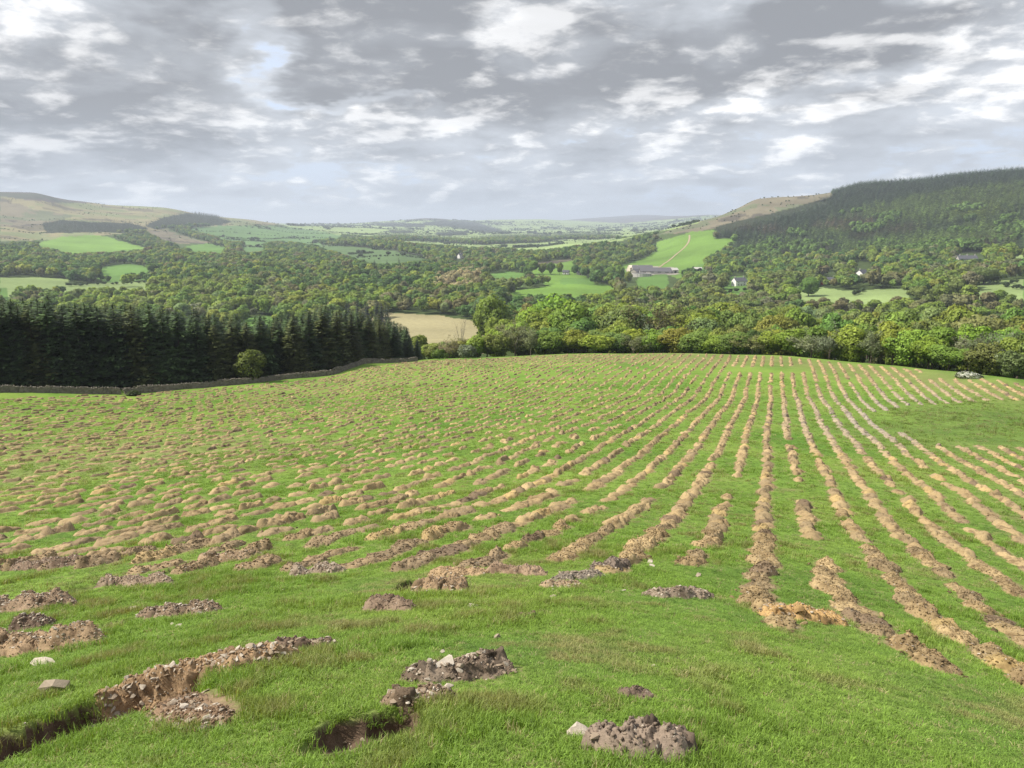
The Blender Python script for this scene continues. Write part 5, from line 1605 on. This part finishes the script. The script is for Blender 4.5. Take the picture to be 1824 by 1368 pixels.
X, Y, Z, Hd, px, py, CH, CW, colc, dark_p = (q[ok] for q in (X, Y, Z, Hd, px, py, CH, CW, colc, dark_p))
colc = colc * rng.uniform(.6, 1.5, (len(X), 1))
mixed = ~dark_p & (py > 372) & (fbm(X / 60, Y / 60, seed=91, octaves=3) > (.42 - np.clip((py - 385) / 75, 0, 1) * .42))
CV = []
for s in range(6):
    V, F, l, n = spruce(800 + s, 10.0, 1.55, 9, 6, False); CV.append((V, F, l, n))
P_, R_, S_, K_, C_ = [np.c_[X, Y, Z]], [np.c_[np.zeros(len(X)), np.zeros(len(X)), rng.uniform(0, 6.28, len(X))]], [np.c_[CW / 2.05, CW / 2.05, CH / 10]], [np.where(mixed, rng.integers(6, 9, len(X)), rng.integers(0, 6, len(X)))], [np.where(mixed[:, None], np.array([.12, .205, .042]) * rng.uniform(.7, 1.3, (len(X), 1)), colc)]
CV = CV + WV[5:8]
S_[0] = np.where(mixed[:, None], np.c_[CH * .085, CH * .085, CH / 12.5], S_[0])
# left hill plantations and far strips: coarser trees, wider apart
X, Y, Z, Hd, A = sample_land(260000, 1750, 8600)
px, py, zc = to_px(X, Y, Z); c = land_at(px, py)
k = (c == CONIFER) & (px < 1100) | ((c == FARW) & (Hd > 3300)); X, Y, Z, Hd, px, py, c = (q[k] for q in (X, Y, Z, Hd, px, py, c))
i = np.concatenate([np.nonzero(Hd < 4500)[0][thin(X[Hd < 4500], Y[Hd < 4500], 7.5)], np.nonzero(Hd >= 4500)[0][thin(X[Hd >= 4500], Y[Hd >= 4500], 17)]])
X, Y, Z, Hd = X[i], Y[i], Z[i], Hd[i]
big = np.where(Hd > 4500, 1.35, 1.0); CH = rng.uniform(12, 17, len(X)); CW = 5.5 * big * rng.uniform(.8, 1.3, len(X))
P_.append(np.c_[X, Y, Z]); R_.append(np.c_[np.zeros(len(X)), np.zeros(len(X)), rng.uniform(0, 6.28, len(X))]); S_.append(np.c_[CW / 3, CW / 3, CH / 10]); K_.append(rng.integers(0, 6, len(X)))
C_.append(np.array([.035, .055, .026]) * rng.uniform(.75, 1.25, (len(X), 1)))
scatter('hillside_conifer_forest', CV, np.concatenate(P_), np.concatenate(R_), np.concatenate(S_), np.concatenate(K_), np.concatenate(C_), [M_NEEDLE_I], True)
print('conifers', sum(map(len, P_)))

# conifers one can tell apart among the broadleaved woods
CONI = []
for s in range(3):
    V, F, l, n = spruce(860 + s, 10.0, 1.9, 26, 8); CONI.append((tree_mesh('crown', V, F, l, n, M_NEEDLE), cone_trunk('trunk', 10, .2, M_BARK)))
def conifer(px, py, hpx, wpx, d, label, col=(.034, .055, .026), group=None):
    p = at(x_ref(px, py), d); zc = to_px(p.x, p.y, p.z)[2]
    H, W = hpx * zc / FPX, wpx * zc / FPX
    a = CONI[rng.integers(3)]
    return plant_tree('conifer_tree', a[0], a[1], p, (W / 4.2, W / 4.2, H / 10), rng.uniform(0, 6), tuple(np.array(col) * rng.uniform(.85, 1.15)), label, 'conifer tree', group)
conifer(1458, 506, 48, 24, 830, 'tall dark conifer standing over the bungalow on the right', (.045, .045, .026))
conifer(1740, 478, 20, 13, 900, 'narrow dark conifer in front of the big stone house')
conifer(786, 506, 32, 26, 860, 'broad dark conifer beside the buff pale-leaved trees', (.040, .045, .028))
conifer(626, 492, 36, 20, 980, 'dark pointed conifer, leftmost of the three tall ones above the valley wood')
conifer(668, 492, 30, 18, 1000, 'dark pointed conifer, broad middle one of the three tall ones above the valley wood')
conifer(711, 482, 28, 10, 1040, 'slim dark conifer, rightmost of the three tall ones above the valley wood')
conifer(690, 484, 24, 12, 1040, 'slim dark conifer close left of the slimmest one above the valley wood')
for j in range(16):
    conifer(612 + j * 5.2 + rng.normal(0, 3), 545 + rng.normal(0, 6), rng.uniform(38, 52), rng.uniform(14, 19), rng.uniform(470, 540), 'dark spruce in the dense group at the left end of the tan field wood', (.034, .056, .024), 'dark spruces left of the tan field wood')
for j in range(14):
    conifer(318 - 46 + j * 5.0 + rng.normal(0, 2), 474 + rng.normal(0, 2), rng.uniform(20, 27), 10, rng.uniform(1150, 1250), 'dark conifer in the straight row on the valley floor at left', (.034, .052, .028), 'dark conifer row on the valley floor at left')

# hedges and field trees out on the farmland: lines of bushes and single crowns, far too many to tell apart
HX, HY, HK = [], [], []
X, Y, Z, Hd, A = (np.concatenate(q) for q in zip(sample_land(560000, 700, 3600), sample_land(260000, 3600, 8200)))
px, py, zc = to_px(X, Y, Z); c = land_at(px, py)
line = np.abs(fbm(X / 420, Y / 420, seed=95, octaves=2)); line2 = np.abs(fbm(X / 260 + 40, Y / 260, seed=96, octaves=2))
farm = np.isin(c, (FARG, SHADEG, PALE, MEADOW)) | ((c == MOOR) & (py > 395) & (px < 520))
k = farm & ((line < np.where(Hd < 3600, .010, .022)) | (line2 < np.where(Hd < 3600, .008, .018)))
k |= farm & (rng.random(len(X)) < np.where(Hd < 3600, .0006, .0025))
k |= np.isin(c, (MOOR, BRACK)) & (fbm(X / 180, Y / 180, seed=97, octaves=3) > .18) & (rng.random(len(X)) < .012)
k &= ~((c == BRIGHT)) & (Hd > 700)
for g in CLEAR: k &= ~in_poly(px, py, g)
X, Y, Z, Hd, c = X[k], Y[k], Z[k], Hd[k], c[k]
i = thin(X, Y, 3.6); X, Y, Z, Hd, c = X[i], Y[i], Z[i], Hd[i], c[i]
hs_ = np.where(np.isin(c, (MOOR, BRACK)), rng.uniform(1.5, 4, len(X)), rng.uniform(2.6, 4.6, len(X)) * np.where(rng.random(len(X)) < .12, 2.0, 1)) * np.where(Hd > 4000, 1.8, 1)
hc_ = np.array([.062, .095, .034]) * rng.uniform(.7, 1.4, (len(X), 1))
scatter('hedgerow_shrubbery', WV[5:8], np.c_[X, Y, Z], np.c_[np.zeros(len(X)), np.zeros(len(X)), rng.uniform(0, 6.28, len(X))], np.c_[hs_ / 7, hs_ / 7, hs_ / 10 * .95], rng.integers(0, 3, len(X)), hc_, [M_FOL_I], True)
print('hedges', len(X))
# single trees that stand out beside the farm and fields
for j, (px, py, w, h, d, look, lab) in enumerate([
    (948, 500, 26, 25, 1010, 'mid', 'leftmost of four round trees in line across the pasture below the farm'), (967, 499, 17, 22, 1010, 'mid', 'second of four trees in line across the pasture below the farm'),
    (981, 501, 15, 24, 1000, 'deep', 'tall narrow tree, third in line across the pasture below the farm'), (997, 502, 14, 22, 1000, 'bright', 'rightmost of four trees in line across the pasture below the farm'),
    (1024, 504, 13, 18, 1010, 'deep', 'dark tree standing by the cottages below the farm'),
    (1104, 506, 20, 30, 960, 'bright', 'bright tall tree in front of the farm sheds, nearest to them on the left'), (1086, 505, 22, 28, 960, 'mid', 'round tree left of the bright tall one beside the farm'),
    (1119, 508, 14, 20, 930, 'yellow', 'yellow-green tree under the round slurry tank'), (1064, 505, 24, 26, 960, 'deep', 'broad dark tree third from the farm sheds on their left'),
    (1590, 500, 40, 24, 800, 'olive', 'wide spreading tree on the pale pasture at the right'), (1752, 498, 58, 30, 760, 'mid', 'wide round tree casting shade on the right-hand pasture'),
    (1440, 526, 34, 36, 700, 'mid', 'large round tree at the left end of the pale pasture strip'), (1362, 511, 18, 12, 800, 'yellow', 'small golden-yellow tree right of the white house lawn'),
    (1342, 512, 16, 9, 800, 'copper', 'small dark copper tree beside the golden-yellow tree'), (438, 474, 8, 8, 1250, 'copper', 'small copper-red tree in the valley wood at left'), (556, 487, 10, 9, 1000, 'copper', 'dark red copper beech crown in the valley wood above the spruces'),
    (1345, 492, 22, 28, 830, 'bright', 'bright tall tree immediately right of the white house'), (1372, 492, 24, 26, 830, 'mid', 'round tree second to the right of the white house')]):
    p = at(x_ref(px, py), d); zc = to_px(p.x, p.y, p.z)[2]
    tree_of(look, p, h * zc / FPX, w * zc / FPX, lab, 'single trees standing out beside fields and houses')
COLB = lambda c: c
for nm, px, py, w, h, d, c, lab in (('azalea_bush', 1552, 481, 10, 6, 862, (.62, .10, .03), 'bright red-orange flowering shrub beside the white gabled house'), ('azalea_bush', 1558, 483, 10, 4, 858, (.70, .42, .05), 'yellow flowering shrub below the red-orange one'),
                                    ('azalea_bush', 1463, 508, 7, 5, 815, (.50, .07, .04), 'small red flowering shrub at the foot of the tall dark conifer')):
    p = at(x_ref(px, py), d); zc = to_px(p.x, p.y, p.z)[2]
    V, F, l, n, C, S = broadleaf(650 + int(px), 3.0 * 1.0, 1.6, 10, 500, .5, .47)
    plant_tree(nm, tree_mesh('flowers', V, F, l, n, M_FOL), None, p, (w * zc / FPX / 3.2, w * zc / FPX / 3.2, h * zc / FPX / 3.0), 0, c, lab, 'flowering bush', None, 'flowers')

# ------------------------------------------------------------------ farm, houses, track
def gable(mb, L, W, hw, hr, z0=0.0):
    """roof as two slabs with thickness, ridge along x"""
    e, t = .45, .22
    for sgn in (1, -1):
        a = np.array([[-L / 2 - e, sgn * (W / 2 + e), hw - .15], [L / 2 + e, sgn * (W / 2 + e), hw - .15], [L / 2 + e, 0, hr], [-L / 2 - e, 0, hr]])
        v = np.concatenate([a, a + [0, 0, t]])
        mb.add(v, [[0, 1, 2, 3], [7, 6, 5, 4], [0, 4, 5, 1], [1, 5, 6, 2], [2, 6, 7, 3], [3, 7, 4, 0]])


def house_walls(mb, L, W, hw, hr):
    v = np.array([[x, y, z] for z in (-2.0, hw) for x, y in ((-L / 2, -W / 2), (L / 2, -W / 2), (L / 2, W / 2), (-L / 2, W / 2))] + [[-L / 2, 0, hr - .05], [L / 2, 0, hr - .05]])
    mb.add(v, [[0, 1, 5, 4], [1, 2, 6, 5], [2, 3, 7, 6], [3, 0, 4, 7]], [[4, 8, 7], [5, 6, 9]])


def building(name, px, py, d, L, W, hw, hr, yaw, wall, roof, label, cat, windows=(), doors=(), chim=(), open_front=False, group=None, end_opening=False):
    """yaw: heading of the ridge in degrees (0 = across the view); the front faces the viewer at -y"""
    p = at(x_ref(px, py), d)
    e = link(name, None, None, p, (0, 0, R(yaw) - math.atan2(p.x, p.y)), label, cat, group)
    mb = MB(); house_walls(mb, L, W, hw, hr); mb.build('wall', wall, e)
    mb = MB(); gable(mb, L, W, hw, hr); rf = mb.build('roof', roof, e)
    for x, y in chim:
        mb = MB(); mb.box((x, y, hr + .3), (1.0, .8, 1.9)); mb.box((x, y, hr + 1.33), (1.2, 1.0, .18)); mb.tube([[x, y, hr + 1.4], [x, y, hr + 1.95]], [.18, .15], 8); mb.build('chimney', M_GREY, rf)
    for x, z, w, h in windows:
        mb = MB()
        for a, b, c_, d_ in ((x, z + h / 2, w + .2, .12), (x, z - h / 2, w + .3, .14), (x - w / 2, z, .1, h), (x + w / 2, z, .1, h), (x, z, .06, h)): mb.box((a, -W / 2 - .04, b), (c_, .14, d_))
        f = mb.build('window', M_WHITE, e); mb = MB(); mb.box((x, -W / 2 + .0, z), (w - .1, .1, h - .12)); mb.build('pane', M_PANE, f)
    for x, w, h in doors:
        mb = MB(); mb.box((x, -W / 2 - .03, h / 2), (w, .12, h)); dd = mb.build('door', M_DOOR if w < 2 else M_DARK, e)
        if w < 2: mb = MB(); mb.box((x + w * .35, -W / 2 - .12, h * .48), (.12, .08, .12)); mb.build('handle', M_GREY, dd)
    if end_opening:
        mb = MB(); mb.box((L / 2 + .03, 0, hw * .45), (.12, W * .72, hw * .9)); mb.build('opening', M_DARK, e)
    return e


FG = 'sheds of the hillside farm'
building('farm_shed', 1167, 487, 1070, 42, 15, 3.6, 8.4, 4, M_CONC, M_FIBRE, 'longest grey-roofed shed of the farm, in front below the track', 'shed', [(-15, 2.6, 5, 1.2), (-5, 2.6, 5, 1.2), (5, 2.6, 5, 1.2), (15, 2.6, 5, 1.2)], [], [], group=FG, end_opening=True)
building('farm_shed', 1144, 481, 1125, 28, 15, 4.4, 9.6, 8, M_BOARD, M_FIBRE, 'second grey-roofed farm shed, behind the left half of the longest one', 'shed', [], [(0, 4, 4)], [], group=FG, end_opening=True)
building('farm_shed', 1128, 477, 1150, 14, 12, 6.0, 9.5, 20, M_CREAM, M_CREAM, 'cream-roofed shed at the upper left of the farm', 'shed', [], [(0, 3.6, 3.8)], [], group=FG)
building('farm_shed', 1131, 485, 1085, 12, 10, 3.6, 7.0, 65, M_BOARD, M_FIBRE, 'shed with a dark open gable at the left end of the farm', 'shed', [], [(0, 3.6, 3.6)], [], group=FG, end_opening=True)
building('farm_shed', 1200, 487, 1072, 9, 9, 4.2, 6.8, 30, M_CONC, M_CONC, 'small pale shed standing off the right end of the longest shed', 'shed', [], [(0, 3.2, 3.2)], [], group=FG)
building('farm_shed', 1243, 479, 1080, 10, 7, 2.8, 4.8, 10, M_CONC, M_CONC, 'lone pale barn at the foot of the green slope right of the farm', 'barn', [], [(0, 2.6, 2.4)], [])
p = at(x_ref(1143, 494), 1030)
e = link('slurry_tank', None, None, p, None, 'round pale slurry tank standing before the farm sheds', 'tank')
th = np.linspace(0, 2 * np.pi, 41)[:-1]; mb = MB()
ring = lambda r_, z: np.c_[np.cos(th) * r_, np.sin(th) * r_, np.full(40, z)]
V = np.concatenate([ring(12.5, -2), ring(12.5, 4.2), ring(12.2, 4.2), ring(12.2, 3.2)])
Q = [[k * 40 + j, k * 40 + (j + 1) % 40, (k + 1) * 40 + (j + 1) % 40, (k + 1) * 40 + j] for k in range(3) for j in range(40)]
mb.add(V, Q); mb.build('wall', M_CONC, e)
mb = MB(); mb.add(np.concatenate([ring(12.2, 3.3), [[0, 0, 3.3]]]), None, [[j, (j + 1) % 40, 40] for j in range(40)]); mb.build('slurry_surface', M_FIBRE, e)
mb = MB()
for j in range(20): mb.box((12.6 * math.cos(j * .314), 12.6 * math.sin(j * .314), 1.1), (.25, .25, 6.2), j * .314)
mb.build('stave_ribs', M_BOARD, e)
building('farmhouse', 1317, 498, 855, 13, 9, 5.0, 8.4, 32, M_WHITE, M_SLATE, 'white house with a slate roof above a small lawn right of the farm', 'house', [(-3.4, 3.2, 1.3, 1.2), (3.4, 3.2, 1.3, 1.2), (-3.4, 1.2, 1.5, 1.2), (3.4, 1.2, 1.5, 1.2)], [(0, 1.0, 2.1)], [(-5, 0), (5, 0)])
building('gabled_house', 1536, 480, 880, 11, 9, 5.4, 9.4, 58, M_WHITE, M_SLATE, 'white gabled house among trees beside bright flowering shrubs', 'house', [(-2.6, 3.4, 1.2, 1.2), (2.6, 3.4, 1.2, 1.2), (-2.6, 1.2, 1.4, 1.2), (2.6, 1.2, 1.4, 1.2)], [(0, 1.0, 2.1)], [(-4, 0)])
building('bungalow', 1480, 495, 850, 12, 8, 3.0, 5.4, 24, M_WHITE, M_SLATE, 'low bungalow with a shallow roof half hidden behind trees', 'bungalow', [(-3.5, 1.4, 2, 1.2), (3.2, 1.4, 2, 1.2)], [(0, 1.0, 2.1)], [(3, 0)])
m1 = building('stone_house', 1722, 463, 960, 18, 10, 7.6, 11.0, 18, M_GREY, M_SLATE, 'big grey stone house with tall chimneys at the foot of the forest', 'house', [(-5.5, 4.6, 1.2, 1.6), (-2, 4.6, 1.2, 1.6), (2, 4.6, 1.2, 1.6), (5.5, 4.6, 1.2, 1.6), (-5.5, 1.6, 1.2, 1.6), (5.5, 1.6, 1.2, 1.6)], [(0, 1.2, 2.3)], [(-7.3, 0), (0, 0), (7.3, 0)])
building('stone_outbuilding', 1741, 463, 958, 16, 7, 3.8, 6.2, 14, M_GREY, M_SLATE, 'low stone wing standing at the right of the big grey house', 'outbuilding', [(-4, 1.8, 1.0, 1.2), (4, 1.8, 1.0, 1.2)], [(0, 1.2, 2.2)], [])
building('cottage', 1008, 504, 1010, 8, 6, 2.8, 5.2, -15, M_WHITE, M_SLATE, 'pale cottage at the left of a row beside the pasture below the farm', 'cottage', [(-2.4, 1.4, 1, 1.1), (2.4, 1.4, 1, 1.1)], [(0, .9, 2)], [(-3.6, 0)])
building('cottage', 1033, 505, 1008, 9, 6, 2.8, 5.0, 8, M_BOARD, M_SLATE, 'brown-walled cottage at the right of a row beside the pasture below the farm', 'cottage', [(-2.6, 1.4, 1, 1.1), (2.6, 1.4, 1, 1.1)], [(0, .9, 2)], [(4, 0)])
building('white_house', 820, 464, 1500, 9, 7, 5.5, 9.0, 40, M_WHITE, M_SLATE, 'distant white house with a pointed roof among trees in mid valley', 'house', [(-2.6, 3.6, 1.2, 1.4), (2.6, 3.6, 1.2, 1.4)], [(0, 1.0, 2.1)], [(0, 0)])
building('bungalow', 3, 524, 640, 10, 7, 2.8, 4.8, 0, M_WHITE, M_SLATE, 'pale low house cut by the left edge above the spruces', 'bungalow', [(-3, 1.4, 1.4, 1.1), (3, 1.4, 1.4, 1.1)], [(0, 1.0, 2.1)], [(-4, 0)])
building('farmhouse', 1106, 416, 6300, 22, 12, 6, 10, 10, M_WHITE, M_SLATE, 'far white farmhouse in the hazy valley below the horizon', 'house', [(-5, 4, 2, 2), (5, 4, 2, 2)], [(0, 2, 3)], [])

# earth track climbing from the farm over the green slope
TR = [hit(x, y, 900) for x, y in ((1170, 479), (1186, 468), (1205, 453), (1219, 441), (1226, 432), (1228, 425), (1228, 419))]
P = np.array([[p.x, p.y] for p in TR]); tq = np.linspace(0, len(P) - 1, 140); P = np.c_[pchip(np.arange(len(P)), P[:, 0], tq), pchip(np.arange(len(P)), P[:, 1], tq)]
dT = unit(np.gradient(P, axis=0)); nT = np.c_[-dT[:, 1], dT[:, 0]] * 1.6
rowsT = [P + nT * f for f in (-1, -.5, 0, .5, 1)]
V = np.concatenate([np.c_[q, ground_z(q[:, 0], q[:, 1]) + .30] for q in rowsT]); n = len(P)
M_TRACK = mat_plain('track_earth', (.29, .22, .14), .95, .5, .25)
me = new_mesh('farm_track', V, [np.array([[k * n + j, k * n + j + 1, (k + 1) * n + j + 1, (k + 1) * n + j] for k in range(4) for j in range(n - 1)])[:, ::-1]], [M_TRACK], True)
link('farm_track', me, kind='structure')

# ------------------------------------------------------------------ air
m, N = material('haze')
vol = N.node('ShaderNodeVolumePrincipled')
vol.inputs['Color'].default_value = (.80, .88, 1.0, 1); vol.inputs['Density'].default_value = HAZE_DENSITY; vol.inputs['Anisotropy'].default_value = .2
o = N.node('ShaderNodeOutputMaterial'); N.l.new(vol.outputs[0], o.inputs['Volume'])
m.cycles.homogeneous_volume = True
mb = MB(); zlo, zhi = float(ZG.min()) - 1.0, float(max(ZG.max(), 10) + 30)
mb.box((0, 0, (zlo + zhi) / 2), (53000, 53000, zhi - zlo))
hz_o = mb.build('haze', m, kind='stuff')
print('haze', zlo, zhi)
